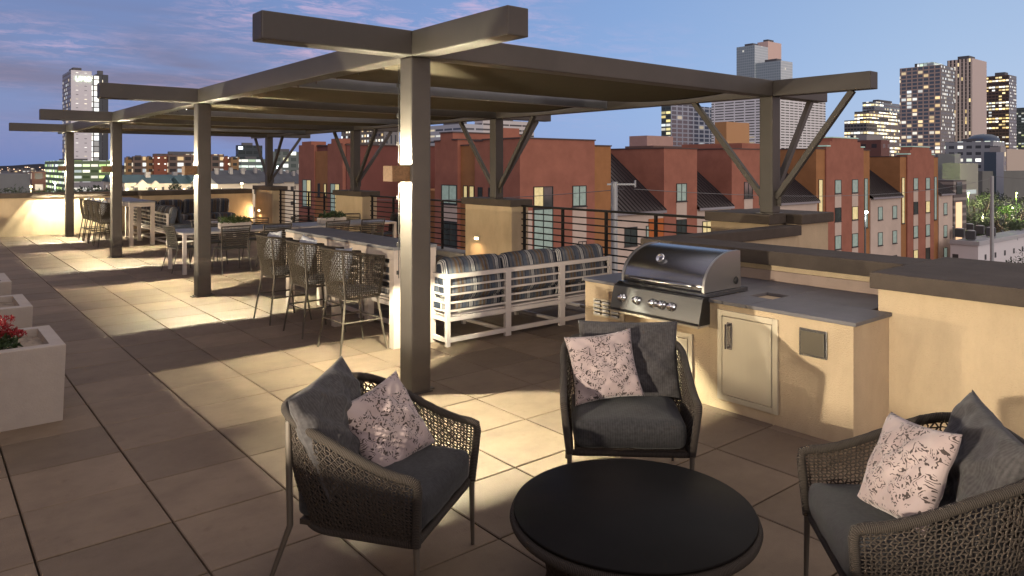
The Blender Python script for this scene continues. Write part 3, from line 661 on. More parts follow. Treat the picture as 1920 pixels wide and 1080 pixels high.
def noise3(x, y, s):
    return math.sin(x*3.1+s)*math.cos(y*2.7-s*1.3)+.5*math.sin(x*6.7-s*2)*math.sin(y*5.9+s)
def pillow_mesh(w, h, t, seed=0, nx=30, pinch=.07, wr=.008):
    mb = MB(); vs = []; idx = {}
    for sgn in (-1, 1):
        for i in range(nx+1):
            for j in range(nx+1):
                u, v = 2*i/nx-1, 2*j/nx-1
                if sgn == 1 and (i in (0, nx) or j in (0, nx)): idx[(sgn, i, j)] = idx[(-1, i, j)]; continue
                px = u*(1-pinch*(1-v*v)*1.0); pz = v*(1-pinch*(1-u*u)*1.0)
                tt = ((1-u*u)*(1-v*v))**.42
                fold = max(0, math.sin(5.5*(u*math.cos(seed)+v*math.sin(seed))+2.2*noise3(u, v, seed)+seed))**4
                rr = noise3(u*2.4, v*2.4, seed+sgn)*wr*2*tt + wr*1.2*math.sin((u*u+v*v)*7+seed)*tt*abs(u*v) - wr*.9*fold*tt*sgn*(.4+.6*abs(u*v)**.5)
                idx[(sgn, i, j)] = len(vs); vs.append((px*w/2, sgn*(tt*t/2+rr if tt > 0 else 0), pz*h/2))
    fs = []
    for sgn in (-1, 1):
        for i in range(nx):
            for j in range(nx):
                q = (idx[(sgn, i, j)], idx[(sgn, i+1, j)], idx[(sgn, i+1, j+1)], idx[(sgn, i, j+1)]); fs.append(q if sgn < 0 else q[::-1])
    mb.add(vs, fs, True); return mb
def cushion(w, d, h, bev=.05, puff=.02, n=14, seed=0.):
    """soft box cushion, origin at the middle of its base"""
    bm = bmesh.new(); bmesh.ops.create_grid(bm, x_segments=n, y_segments=n, size=.5); bm.free()
    mb = MB(); vs = []; fs = []; idx = {}
    N_ = n
    def key(i, j, k): return (i, j, k)
    K = 6
    for i in range(N_+1):
        for j in range(N_+1):
            for k in range(K+1):
                if 0 < i < N_ and 0 < j < N_ and 0 < k < K: continue
                u, v, z = 2*i/N_-1, 2*j/N_-1, 2*k/K-1
                x_, y_, z_ = u*w/2, v*d/2, z*h/2
                cx_ = max(-w/2+bev, min(w/2-bev, x_)); cy_ = max(-d/2+bev, min(d/2-bev, y_)); cz_ = max(-h/2+bev, min(h/2-bev, z_))
                q = Vector((x_-cx_, y_-cy_, z_-cz_))
                if q.length > 1e-9: q = q.normalized()*bev*min(1, q.length/bev*1.0 if q.length < bev else 1)
                p = Vector((cx_, cy_, cz_))+q
                pf = puff*(1-u*u)*(1-v*v)
                p.z += (pf if z > 0 else -pf*.2)*abs(z) + .004*noise3(u*2, v*2, seed)
                p.x += .012*u*(1-z*z)*(1-v*v); p.y += .012*v*(1-z*z)*(1-u*u)
                idx[key(i, j, k)] = len(vs); vs.append((p.x, p.y, p.z+h/2))
    for i in range(N_):
        for j in range(N_):
            for k, fl in ((0, True), (K, False)):
                q = (idx[(i, j, k)], idx[(i+1, j, k)], idx[(i+1, j+1, k)], idx[(i, j+1, k)]); fs.append(q[::-1] if fl else q)
    for i in range(N_):
        for k in range(K):
            fs.append((idx[(i, 0, k)], idx[(i+1, 0, k)], idx[(i+1, 0, k+1)], idx[(i, 0, k+1)]))
            fs.append((idx[(i, N_, k)], idx[(i, N_, k+1)], idx[(i+1, N_, k+1)], idx[(i+1, N_, k)]))
            fs.append((idx[(0, i, k)], idx[(0, i, k+1)], idx[(0, i+1, k+1)], idx[(0, i+1, k)]))
            fs.append((idx[(N_, i, k)], idx[(N_, i+1, k)], idx[(N_, i+1, k+1)], idx[(N_, i, k+1)]))
    mb.add(vs, fs, True); return mb

# ------------------------------------------------------------------ lounge chairs
def lounge(label, loc, rz):
    t = thing('lounge_chair', label, 'armchair', loc, rz, 'woven lounge chairs round the coffee table')
    sh = Shell((.345, -.33, .30, .22), (.385, -.35, .42, .27), .335, .635, .845)
    weave(sh, 104, 20, .0044, .0034, ROPE, t)
    rim = [sh.top(i/90)+Vector((0, 0, 0)) for i in range(91)]
    # arms turn down into the front posts
    f0, f1 = rim[0], rim[-1]
    pre = [Vector((-.352, -.345, .335)), Vector((-.372, -.358, .50)), Vector((-.382, -.366, .59)), Vector((-.385, -.360, .625))]
    post = [Vector((-p.x, p.y, p.z)) for p in pre[::-1]]
    wrapped('rim', pre+rim[1:-1]+post, .0215, 10, WRAP, t)
    base = [sh.bot(i/60) for i in range(61)]; base = base+[Vector((x, -.335, .335)) for x in (.3, .1, -.1, -.3)]
    wrapped('base_rail', base, .018, 8, WRAP, t, closed=True)
    for s in (-1, 1):
        mb = MB(); mb.tube([(s*.352, -.345, .33), (s*.349, -.352, .0)], [.015, .010], 10); mb.build('leg', FRAME, t)
        mb = MB(); mb.tube([sh.top(.5+s*.185)+Vector((s*.006, .006, -.015)), Vector((s*.352, .29, .34)), Vector((s*.36, .42, .0))], [.014, .015, .010], 10); mb.build('leg', FRAME, t)
    mb = cushion(.645, .64, .160, .045, .018, 16, rz); o = mb.build('seat_cushion', GREYF, t); o.location = (0, -.035, .36)
    mb = MB(); mb.b2(-.32, -.32, .335, .32, .26, .36); mb.build('seat_deck', ROPE, t)
    return t
CH = [((1.80, 3.215, 0), 33.7, 'dark woven lounge chair at the left of the black coffee table, seen from its side'),
      ((3.43, 3.07, 0), -43, 'dark woven lounge chair facing the camera in front of the grill counter'),
      ((3.27, 1.30, 0), -137, 'dark woven lounge chair at the lower right, cut off by the picture edge'),
      ((1.42, 1.02, 0), 128, 'dark woven lounge chair just below the picture, only its pillow corner showing')]
def place_pillow(name, mesh_o, chair, lp, tilt, roll, yaw=0):
    (cx_, cy_, _), a, _ = CH[chair]
    Mz = Matrix.Rotation(R(a), 4, 'Z')
    M = Matrix.Translation((cx_, cy_, 0)) @ Mz @ Matrix.Translation(lp) @ Matrix.Rotation(R(yaw), 4, 'Z') @ Matrix.Rotation(R(-tilt), 4, 'X') @ Matrix.Rotation(R(roll), 4, 'Y')
    mesh_o.matrix_world = M
for p, a, lb in CH: lounge(lb, p, R(a))
PG = [((-.09, .205, .735), 22, -3, 8), ((0.045, .235, .735), 22, 0, 0), ((.02, .215, .735), 24, 4, -6), ((0.0, .20, .77), 18, 10, 0)]
GL = ['big grey corded cushion in the left lounge chair', 'big grey corded cushion in the middle lounge chair in front of the grill', 'big grey corded cushion in the right lounge chair', 'big grey cushion whose corner shows at the bottom edge']
for i, (lp, ti, ro, ya) in enumerate(PG):
    o = pillow_mesh(.66, .50, .17, 3.+i*1.7, 34, .05, .010).build('back_pillow', GREYP); tag(o, GL[i], 'pillow', 'grey pillows on the lounge chairs')
    place_pillow('p', o, i, lp, ti, ro, ya)
PF = [((.09, .02, .675), 30, -14, -26), ((-.13, .05, .735), 26, -7, 6), ((.02, -.04, .72), 28, -8, 12)]
FL = ['pale pillow with black floral print in the left lounge chair', 'pale pillow with black floral print in the middle lounge chair before the grill', 'pale pillow with black floral print in the right lounge chair']
for i, (lp, ti, ro, ya) in enumerate(PF):
    o = pillow_mesh(.44, .43, .15, 8.+i*2.3, 34, .09, .006).build('floral_pillow', FLORAL); tag(o, FL[i], 'pillow', 'floral pillows on the lounge chairs')
    place_pillow('p', o, i, lp, ti, ro, ya)

# ------------------------------------------------------------------ coffee table
t = thing('coffee_table', 'round coffee table with black top on a woven rope drum', 'table', (2.58, 2.26, 0))
mb = MB(); mb.lathe([(0, .405), (.548, .405), (.556, .409), (.556, .417), (.552, .42), (0, .42)], n=72); mb.build('table_top', mat('black_top', (.007, .006, .006), .5, var=.3, vscale=2, spec=.06), t)
wrapped('rim', [(.548*math.cos(2*math.pi*i/96), .548*math.sin(2*math.pi*i/96), .378) for i in range(96)], .026, 10, WRAP, t, closed=True)
mb = MB()
for i in range(150):
    a = 2*math.pi*i/150; b_ = a+.35*(1 if i % 2 else -1)
    pts = []
    for k in range(7):
        f = k/6; aa = a+(b_-a)*f; r = .525-.20*math.sin(f*math.pi*.5)+.10*f*f
        pts.append((r*math.cos(aa), r*math.sin(aa), .37*(1-f)))
    mb.tube(pts, .0065, 4, cap=False)
mb.build('rope_base', ROPE, t, fixn=False)
mb = MB(); mb.lathe([(.42, 0), (.42, .02), (.40, .02)], n=48); mb.lathe([(.30, .02), (.31, .2), (.48, .36)], n=48); mb.build('base_ring', DARK, t)

# ------------------------------------------------------------------ bar stools
def stool_proto(label, loc):
    t = thing('bar_stool', label, 'bar stool', loc, R(90), 'woven bar stools')   # faces +X: local -y -> +x
    sh = Shell((.225, -.21, .20, .09), (.275, -.24, .275, .12), .585, 1.02, 1.10)
    weave(sh, 54, 19, .0052, .0034, ROPE2, t)
    rim = [sh.top(i/60) for i in range(61)]
    wrapped('rim', [Vector((-.225, -.215, .60))]+[Vector((-.27, -.245, .97))]+rim+[Vector((.27, -.245, .97))]+[Vector((.225, -.215, .60))], .014, 8, WRAP2, t)
    base = [sh.bot(i/40) for i in range(41)]; wrapped('seat_rail', base, .013, 8, WRAP2, t, closed=True)
    SF = mat('stool_frame', (.060, .048, .036), .5, .2)
    for sx in (-1, 1):
        mb = MB(); mb.tube([(sx*.215, -.19, .585), (sx*.275, -.275, 0)], [.014, .010], 8); mb.build('leg', SF, t)
        mb = MB(); mb.tube([sh.top(.5+sx*.17), (sx*.215, .19, .585), (sx*.275, .275, 0)], [.011, .014, .010], 8); mb.build('leg', SF, t)
    q = .33/.585; e = lambda sx, sy: Vector((sx*(.275-.06*q), (.275-.085*q)*sy, .33))
    for a, b in ((e(-1, -1), e(1, -1)), (e(-1, 1), e(1, 1)), (e(-1, -1), e(-1, 1)), (e(1, -1), e(1, 1))):
        mb = MB(); mb.tube([a, b], .009, 8); mb.build('foot_rail', SF, t)
    mb = cushion(.40, .40, .07, .03, .01, 8); o = mb.build('seat_cushion', mat('stool_cushion', (.30, .29, .29), .9), t); o.location = (0, -.02, .60)
    return t
STL = ['woven bar stool nearest the camera at the near bar table', 'middle woven bar stool of the three at the near bar table', 'farthest woven bar stool of the three at the near bar table',
       'nearest stool of the far bar table, partly hidden by the third column', 'second far bar stool along the far bar table', 'third far bar stool along the far bar table', 'last far bar stool, next to the end wall']
st0 = stool_proto(STL[0], (3.735, 7.335, 0))
STP = [(3.745, 8.33, 0), (3.73, 9.28, 0), (3.78, 20.55, 0), (3.78, 21.25, 0), (3.78, 21.95, 0), (3.78, 22.65, 0)]
for p, l in zip(STP, STL[1:]): dup(st0, p, R(90), l)
PALEP = mat('pale_pillow', (.42, .43, .46), .85, var=.2, vscale=14)
for i, (p, l) in enumerate(zip([(3.735, 7.335, 0)]+STP, ['nearest', 'middle', 'third', 'fourth', 'fifth', 'sixth', 'seventh'])):
    o = pillow_mesh(.42, .38, .12, i*2.1, 14).build('pale_pillow', PALEP)
    tag(o, 'pale grey pillow leaning in the %s bar stool counted from the camera' % l, 'pillow', 'pale pillows on the bar stools')
    o.location = (p[0]-.12, p[1]+(-.02 if i % 2 else .03), .92+(.05 if i in (1, 2) else 0)+(.05 if i > 2 else 0)); o.rotation_euler = (R(14), R(6*(-1)**i), R(90))

# ------------------------------------------------------------------ bar tables
TABT = mat('bar_top_concrete', (.20, .195, .20), .5, var=.18, vscale=5); LEGP = mat('pale_leg', (.50, .42, .36), .55, var=.06)
def bartable(label, x0, y0, x1, y1, z=1.115):
    t = thing('bar_table', label, 'bar table', (x0, y0, 0), 0, 'long bar tables')
    w, l = x1-x0, y1-y0
    mb = MB(); mb.b2(0, 0, z-.035, w, l, z, bev=.006); mb.build('table_top', TABT, t)
    mb = MB(); mb.b2(.01, .01, z-.135, w-.01, l-.01, z-.037); mb.build('apron', LEGP, t)
    for yy in (.012, l*.5-.05, l-.11):
        for xx in (.012, w-.10): mb = MB(); mb.b2(xx, yy, 0, xx+.088, yy+.10, z-.136, bev=.005); mb.build('leg', LEGP, t)
bartable('long grey-topped bar table beside the nearest pergola column', 4.03, 6.95, 4.60, 9.95)
bartable('long bar table at the far end in front of the end wall', 4.15, 20.05, 4.75, 23.0)

# ------------------------------------------------------------------ dining tables and chairs
DTOP = mat('dining_top', (.36, .36, .38), .4, var=.06)
def dtable(label, x0, y0, x1, y1, z=.77):
    t = thing('dining_table', label, 'table', (x0, y0, 0), 0, 'white framed dining tables')
    w, l = x1-x0, y1-y0
    mb = MB(); mb.b2(.0, .0, z-.045, w, l, z-.012, bev=.004); mb.build('frame', WHITE, t)
    mb = MB(); mb.b2(.02, .02, z-.0115, w-.02, l-.02, z, bev=.003); mb.build('table_top', DTOP, t)
    for xx in (.0, w-.07):
        for yy in (.0, l-.07): mb = MB(); mb.b2(xx+.003, yy+.003, 0, xx+.067, yy+.067, z-.046, bev=.003); mb.build('leg', WHITE, t)
dtable('white framed dining table nearer the left, with leafy planter', 3.83, 14.2, 6.04, 15.25)
dtable('white framed dining table further right, by the railing', 6.10, 14.2, 8.32, 15.25)
DCH = mat('dining_weave', (.036, .032, .027), .7, var=.2, vscale=30); DFR = mat('dining_frame', (.055, .045, .037), .5)
def dchair(label, loc, rz):
    t = thing('dining_chair', label, 'chair', loc, rz, 'woven dining chairs')     # faces local -y
    def bp(u, z):      # point on the curved back
        k = (z-.45)/.42; x = (.235+.035*k)*u; return Vector((x, .20+.10*k-.05*u*u, z+.015*(1-u*u)*0))
    for s in (-1, 1):
        mb = MB(); mb.tube([bp(s, .87), bp(s, .66), Vector((s*.245, .17, .45)), Vector((s*.275, .29, 0))], [.011, .012, .013, .010], 8); mb.build('leg', DFR, t)
        mb = MB(); mb.tube([(s*.235, -.20, .45), (s*.265, -.26, 0)], [.013, .010], 8); mb.build('leg', DFR, t)
    mb = MB(); mb.tube([bp(u/8, .87+.006*(1-abs(u/8))) for u in range(-8, 9)], .013, 8); mb.build('top_rail', DFR, t)
    mb = MB()
    for q in range(8):
        z = .50+q*.040; mb.tube([bp(u/8, z)+Vector((0, .004*math.sin(u*1.57+q*3.14), 0)) for u in range(-8, 9)], .012, 5, flat=(.45, 1.1))
    for q in range(-10, 11):
        u = q/10.6; mb.tube([bp(u, .50+k*.0185) for k in range(21)], .0055, 4, cap=False, flat=(1.3, .6))
    mb.tube([bp(u/8, .815) for u in range(-8, 9)], .006, 4)
    mb.build('woven_back', DCH, t, fixn=False)
    mb = MB(); mb.box((0, -.01, .452), (.47, .43, .03), bev=.014); mb.build('seat', DCH, t)
    return t
DL = [((4.67, 14.12), 180, 'dining chair on the near side, left seat of the left table'), ((5.50, 14.12), 180, 'dining chair on the near side, right seat of the left table'),
      ((6.73, 14.10), 180, 'dining chair on the near side, left seat of the right table'), ((7.56, 14.10), 180, 'dining chair on the near side, right seat of the right table, by the nearest column'),
      ((3.98, 14.80), 90, 'dining chair at the left head of the left table, seen from the side'), ((8.38, 14.75), -90, 'dining chair at the right head of the right table'),
      ((4.67, 15.42), 0, 'dining chair on the far side, left seat of the left table'), ((5.68, 15.42), 0, 'dining chair on the far side of the left table, right of its planter'),
      ((6.78, 15.42), 0, 'dining chair on the far side of the right table, left of its planter'), ((7.9, 15.42), 0, 'dining chair on the far side of the right table, right of its planter')]
# local -y faces: 180 -> +y (towards the table from the near side)
d0 = dchair(DL[0][2], (DL[0][0][0], DL[0][0][1], 0), R(180+3))
for i, (p, a, l) in enumerate(DL[1:]): dup(d0, (p[0], p[1], 0), R(a+(-4, 3, -2, 5, -3, 4, -5, 3, -2)[i]), l)
# table planters
LEAF = mat('leaf_green', (.055, .085, .022), .6, var=.5, vscale=25); LEAFD = mat('leaf_dark', (.035, .06, .02), .6, var=.5, vscale=25)
def leaves(mb, c, ext, n, s, r=rnd):
    for _ in range(n):
        a = r.uniform(0, 6.28); q = r.random()**.5; z = r.random()
        p = Vector((c[0]+ext[0]*q*math.cos(a), c[1]+ext[1]*q*math.sin(a), c[2]+ext[2]*(z*(1-.5*q))))
        d = Vector((r.gauss(0, 1), r.gauss(0, 1), r.gauss(.5, .8))).normalized(); w = d.cross(Vector((r.gauss(0, 1), r.gauss(0, 1), r.gauss(0, 1)))).normalized()
        L = s*r.uniform(.6, 1.3); W_ = L*.38; k = d.cross(w)*L*.12
        mb.add([p, p+d*L*.5+w*W_*.5+k, p+d*L, p+d*L*.5-w*W_*.5+k], [(0, 1, 2, 3)], False)
for i, (x, y, l) in enumerate(((4.95, 14.75, 'white planter box of light green foliage on the left dining table'), (7.05, 14.8, 'white planter box of dark green foliage on the right dining table'))):
    t = thing('table_planter', l, 'planter', (x, y, .771), 0, 'planters on the dining tables')
    mb = MB(); mb.b2(-.30, -.09, 0, .30, -.08, .11); mb.b2(-.30, .08, 0, .30, .09, .11); mb.b2(-.30, -.08, 0, -.29, .08, .11); mb.b2(.29, -.08, 0, .30, .08, .11); mb.b2(-.29, -.08, 0, .29, .08, .09); mb.build('box', WHITE, t)
    mb = MB(); leaves(mb, (0, 0, .10), (.31, .12, .15), 420, .065); mb.build('foliage', LEAF if i == 0 else LEAFD, t, fixn=False)

# ------------------------------------------------------------------ sectional sofas
def sofa(label, loc, rz, L1, L2, zt=.80, D=.86, mirror=False):
    """origin at the corner; long back along local +x, short back along local +y"""
    t = thing('slatted_sofa', label, 'sofa', loc, rz, 'white slatted sectional sofas')
    zs, zl = .30, .07; pw = .05
    n1 = 3; xs = [0, L1/3, 2*L1/3, L1]
    def fr(mb, name): mb.build(name, WHITE, t)
    for i, x in enumerate(xs):
        mb = MB(); wdt = pw if i in (0, 3) else .085; mb.b2(x-(wdt/2 if i else 0), 0, 0 if i < 3 or True else .5, x+(wdt/2 if i else wdt), .045, zt, bev=.004); fr(mb, 'post')
    n2 = max(2, int(round(L2/.95))); ys = [L2*i/n2 for i in range(1, n2+1)]
    for y in ys: mb = MB(); mb.b2(0, y-.045, 0, .045, y, zt, bev=.004); fr(mb, 'post')
    mb = MB(); mb.b2(pw, .002, zt-.05, L1-.03, .043, zt-.001, bev=.003); fr(mb, 'top_rail')
    mb = MB(); mb.b2(.002, .046, zt-.05, .043, L2-.046, zt-.001, bev=.003); fr(mb, 'top_rail')
    for z in (zs, zl):
        mb = MB(); mb.b2(pw, .004, z-.025, L1-.03, .041, z+.025, bev=.003); fr(mb, 'lower_rail')
        mb = MB(); mb.b2(.004, .046, z-.025, .041, L2-.046, z+.025, bev=.003); fr(mb, 'lower_rail')
        mb = MB(); mb.b2(D-.04, D, z-.025, L1-.03, D+.04, z+.025, bev=.003); fr(mb, 'lower_rail')
        mb = MB(); mb.b2(D-.04, D+.041, z-.025, D, L2-.04, z+.025, bev=.003); fr(mb, 'lower_rail')
    for i in range(4):
        z = zs+.09+i*.09
        mb = MB(); mb.b2(pw, .014, z-.010, L1-.03, .032, z+.010); fr(mb, 'slat')
        mb = MB(); mb.b2(.014, .046, z-.010, .032, L2-.046, z+.010); fr(mb, 'slat')
    for i in (1, 2, 3):
        x = xs[i]; mb = MB(); mb.b2(x-.04, .046, zs-.024, x, D-.001, zs+.012); fr(mb, 'seat_bearer')
        mb = MB(); mb.b2(x-.04, .046, zl-.024, x, D-.001, zl+.012); fr(mb, 'seat_bearer')
        mb = MB(); mb.b2(x-.045, D-.001, 0, x, D+.042, zs, bev=.003); fr(mb, 'leg')
    for y in ys[1:]: mb = MB(); mb.b2(D-.045, y-.045, 0, D, y, zs); fr(mb, 'leg')
    mb = MB(); mb.b2(.05, .05, zs+.026, L1-.02, D, zs+.045); mb.b2(.05, D, zs+.026, D, L2-.02, zs+.045); mb.build('seat_deck', WHITE, t)
    for i in range(3):
        w = L1/3-.02
        o = cushion(w, D-.1, .17, .05, .02, 12, i).build('seat_cushion', STRX, t); o.location = (xs[i]+L1/6+.01, .09+(D-.1)/2+.03, zs+.045)
        o = cushion(w-.01, .46, .19, .07, .035, 14, i+3).build('back_cushion', STRX, t); o.rotation_euler = (R(78), 0, 0); o.location = (xs[i]+L1/6+.01, .26, zs+.405)
    n = int(round((L2-D)/.85)); hh = (L2-D)/max(1, n)
    for i in range(n):
        y = D+hh*(i+.5)
        o = cushion(D-.1, hh-.02, .17, .05, .02, 12, i).build('seat_cushion', STRY, t); o.location = (.09+(D-.1)/2, y, zs+.045)
        o = cushion(hh-.03, .46, .19, .07, .035, 14, i+5).build('back_cushion', STRX, t); o.rotation_euler = (R(78), 0, R(-90)); o.location = (.26, y, zs+.405)
    o = cushion(.72, .46, .19, .07, .035, 14, 9).build('back_cushion', STRX, t); o.rotation_euler = (R(80), 0, R(-90)); o.location = (.25, .47, zs+.405)
    return t
sofa('white slatted corner sofa with striped cushions behind the nearest pergola column', (4.54, 6.67, 0), 0, 2.63, 3.1)
# far sofa: corner at the far end, opening toward the camera
sofa('white slatted corner sofa with dark striped cushions at the far end wall', (4.95, 24.4, 0), R(-90), 4.6, 3.0)
for i, (x, y, z, a, l) in enumerate(((5.25, 20.3, .72, -60, 'striped square pillow at the near arm of the far sofa'), (5.4, 21.2, .72, -70, 'brown square pillow on the far sofa'))):
    o = pillow_mesh(.5, .5, .18, i*3.+1, 16).build('throw_pillow', STRX if i == 0 else mat('brown_fabric', (.17, .12, .09), .9)); tag(o, l, 'pillow'); o.location = (x, y, z); o.rotation_euler = (R(14), 0, R(a))
t = thing('low_table', 'low white square table in front of the far sofa', 'table', (6.0, 20.6, 0))
mb = MB(); mb.b2(0, 0, .40, .95, .95, .44, bev=.004); mb.build('table_top', WHITE, t)
for xx in (0, .89):
    for yy in (0, .89): mb = MB(); mb.b2(xx, yy, 0, xx+.06, yy+.06, .399); mb.build('leg', WHITE, t)
t = thing('low_table', 'low white table inside the near corner sofa', 'table', (5.75, 8.2, 0))
mb = MB(); mb.b2(0, 0, .40, .95, .95, .44, bev=.004); mb.build('table_top', WHITE, t)
for xx in (0, .89):
    for yy in (0, .89): mb = MB(); mb.b2(xx, yy, 0, xx+.06, yy+.06, .399); mb.build('leg', WHITE, t)

# ------------------------------------------------------------------ square planters at the left
PLM = mat('planter_concrete', (.36, .31, .275), .8, var=.08, vscale=6, bump=.2, bscale=90); SOIL = mat('soil', (.24, .19, .145), .95, var=.5, vscale=9, bump=1, bscale=30)
PL = ['square cream planter nearest the camera at the left edge, with red flowers', 'second square cream planter, behind the nearest', 'third square cream planter at the left edge', 'fourth square cream planter, mostly out of the picture']
for i in range(4):
    y0 = 6.672+2.035*i; x1, x0, h, w_, d = .933, .0, .60, .10, .90
    t = thing('square_planter', PL[i], 'planter', (x0, y0, 0), 0, 'square planters along the left')
    mb = MB(); L = x1-x0
    poly = [(0, 0), (L, 0), (L, d), (0, d)]; inn = [(w_, w_), (L-w_, w_), (L-w_, d-w_), (w_, d-w_)]
    b_ = .006; vs = []
    for z, pp, o_ in ((0, poly, .02), (h-b_, poly, 0), (h, poly, b_)): vs += [((p[0]-L/2)*(1-2*o_/L)+L/2, (p[1]-d/2)*(1-2*o_/d)+d/2, z) for p in pp]
    vs += [(p[0], p[1], h) for p in inn]+[(p[0], p[1], h-.2) for p in inn]
    fs = [(q*4+k, q*4+(k+1) % 4, q*4+4+(k+1) % 4, q*4+4+k) for q in range(4) for k in range(4)]
    mb.add(vs, fs); mb.build('box', PLM, t, fixn=False)
    mb = MB(); n = 12; vs = [(w_+(L-2*w_)*a/n, w_+(d-2*w_)*b/n, h-.06+.02*noise3(a*.7, b*.7, i)*.5) for a in range(n+1) for b in range(n+1)]
    mb.add(vs, [(a*(n+1)+b, (a+1)*(n+1)+b, (a+1)*(n+1)+b+1, a*(n+1)+b+1) for a in range(n) for b in range(n)], True); mb.build('soil', SOIL, t)
t = thing('flowering_plant', 'red geranium growing in the nearest square planter', 'plant', (.50, 7.0, .53))
rnd_keep = rnd; rnd = random.Random(31)
mb = MB(); leaves(mb, (0, 0, .0), (.15, .15, .20), 300, .07); mb.build('foliage', LEAFD, t, fixn=False)
mb = MB(); REDF = mat('red_petals', (.26, .008, .014), .6, var=.3, vscale=40)
for _ in range(9):
    a = rnd.uniform(0, 6.28); q = rnd.random()**.5*.15; mb = MB()
    leaves(mb, (q*math.cos(a)+.02, q*math.sin(a)-.06, .10+rnd.random()*.17), (.05, .05, .05), 60, .03, rnd); mb.build('flower', REDF, t, fixn=False)
rnd = rnd_keep

# ------------------------------------------------------------------ ground of the city
GZ = -14.0
GROUND = mat('city_ground', (.045, .043, .042), .9, var=.5, vscale=.03)
mb = MB(); mb.add([(-3000, -200, GZ), (4000, -200, GZ), (4000, 4000, GZ), (-3000, 4000, GZ)], [(0, 1, 2, 3)]); one(mb, 'ground', GROUND, kind='structure')
mb = MB(); mb.b2(XW-3, YS-1, GZ, 9.3, 25.6, -.51); one(mb, 'terrace_building', mat('own_stucco', (.45, .35, .25), .9), 'stucco building that carries the roof terrace', 'building')

# ------------------------------------------------------------------ red apartment building across the alley
RED = mat('red_stucco', (.36, .148, .103), .9, var=.13, vscale=.9, bump=.4, bscale=12, spec=.2); ORG = mat('orange_stucco', (.38, .18, .078), .9, var=.12, vscale=.9, spec=.2)
BEI = mat('beige_stucco', (.62, .50, .42), .9, var=.08, vscale=.6, spec=.2); TRIM = mat('roof_trim', (.09, .055, .05), .7)
ROOF = mat('metal_roof', (.060, .052, .056), .38, .4, var=.1, vscale=2)
GLASS = mat('pane_glass', (.05, .065, .06), .08, 0, var=.4, vscale=.9, spec=1.0); GLIT = mat('pane_lit', (.5, .45, .3), .3, emit=(1, .78, .30), es=.42, var=.5, vscale=2.5)
GCURT = mat('pane_curtain', (.22, .27, .24), .5, emit=(.65, .85, .72), es=.16, var=.4, vscale=2.5); WFR = mat('window_frame', (.03, .03, .03), .5)
AB = thing('apartment_building', 'long red and orange stucco apartment building with metal roofs and stepped towers', 'building', (30.18, 36, GZ))
def ab(mb, name, m, par=None): o = mb.build(name, m, AB); o.location = (-30.18, -36, -GZ); return o
def abwin(face, a0, a1, z0, z1, pos, kind=0, mull=True):
    """face 'y': window in a plane of constant y=pos spanning x a0..a1 ; 'x': plane of constant x"""
    m = (GLASS, GLIT, GCURT)[kind]; mb = MB(); g = .06
    def bx(mb, p0, p1, q0, q1, d0, d1):
        if face == 'y': mb.b2(p0, pos+d0, q0, p1, pos+d1, q1)
        else: mb.b2(pos+d0, p0, q0, pos+d1, p1, q1)
    bx(mb, a0, a0+g, z0, z1, -.05, -.002); bx(mb, a1-g, a1, z0, z1, -.05, -.002); bx(mb, a0+g, a1-g, z1-g, z1, -.05, -.002); bx(mb, a0+g, a1-g, z0, z0+g, -.05, -.002)
    bx(mb, a0-.05, a1+.05, z0-.07, z0-.001, -.10, -.001)
    if mull: bx(mb, (a0+a1)/2-g/2, (a0+a1)/2+g/2, z0+g, z1-g, -.045, -.002)
    f = ab(mb, 'window', WFR)
    mb = MB()
    if mull and kind and rnd.random() < .6:
        bx(mb, a0+g, (a0+a1)/2-g/2, z0+g, z1-g, -.02, -.004); o = mb.build('pane', m, f)
        mb = MB(); bx(mb, (a0+a1)/2+g/2, a1-g, z0+g, z1-g, -.02, -.004); o = mb.build('pane', GLASS if rnd.random() < .5 else GCURT, f)
    else:
        bx(mb, a0+g, a1-g, z0+g, z1-g, -.02, -.004); o = mb.build('pane', m, f)
def tower(x0, x1, y0, y1, z, m=RED, steps=None, name='tower'):
    mb = MB(); mb.b2(x0, y0, GZ, x1, y1, z); ab(mb, name, m)
    mb = MB(); mb.b2(x0-.06, y0-.06, z, x1+.06, y1+.06, z+.09); ab(mb, 'parapet_trim', TRIM)
# tower A with its long west face
tower(30.18, 37.05, 36.0, 39.98, 3.78); tower(37.05, 38.97, 36.25, 45.9, 3.42, ORG)
tower(30.18, 37.04, 39.981, 40.91, 3.70); 
mb = MB(); mb.b2(30.45, 40.911, GZ, 37.04, 42.97, 3.45); ab(mb, 'recess', ORG); mb = MB(); mb.b2(30.4, 40.92, 3.45, 37.0, 42.96, 3.54); ab(mb, 'parapet_trim', TRIM)
tower(30.18, 37.04, 42.971, 43.6, 3.88); tower(30.18, 37.04, 43.601, 45.2, 4.42); tower(30.18, 37.04, 45.201, 45.95, 3.84)
mb = MB(); mb.b2(30.7, 38.6, 3.78, 32.3, 39.4, 4.6); ab(mb, 'roof_stub', RED)
abwin('y', 31.32, 33.05, -.75, .66, 36, 1); abwin('y', 31.32, 33.05, -6.4, -.82, 36, 2)
abwin('y', 34.86, 36.2, -.77, .66, 36, 2); abwin('y', 35.4, 36.2, -4.6, -3.2, 36, 0)
for x0_, x1_, z1_ in ((34.86, 36.2, -.78), ): mb = MB(); mb.b2(x0_, 35.97, -6, x1_, 35.999, z1_); ab(mb, 'panel', BEI)
mb = MB(); mb.b2(30.3, 35.97, -9, 31.2, 35.999, -.9); ab(mb, 'panel', BEI)
abwin('x', 43.04, 45.0, -.75, .64, 30.18, 2); abwin('x', 43.04, 45.0, -3.9, -2.0, 30.18, 0)
mb = MB(); mb.b2(30.15, 43.04, -2.0, 30.179, 45.0, -.76); ab(mb, 'panel', BEI)
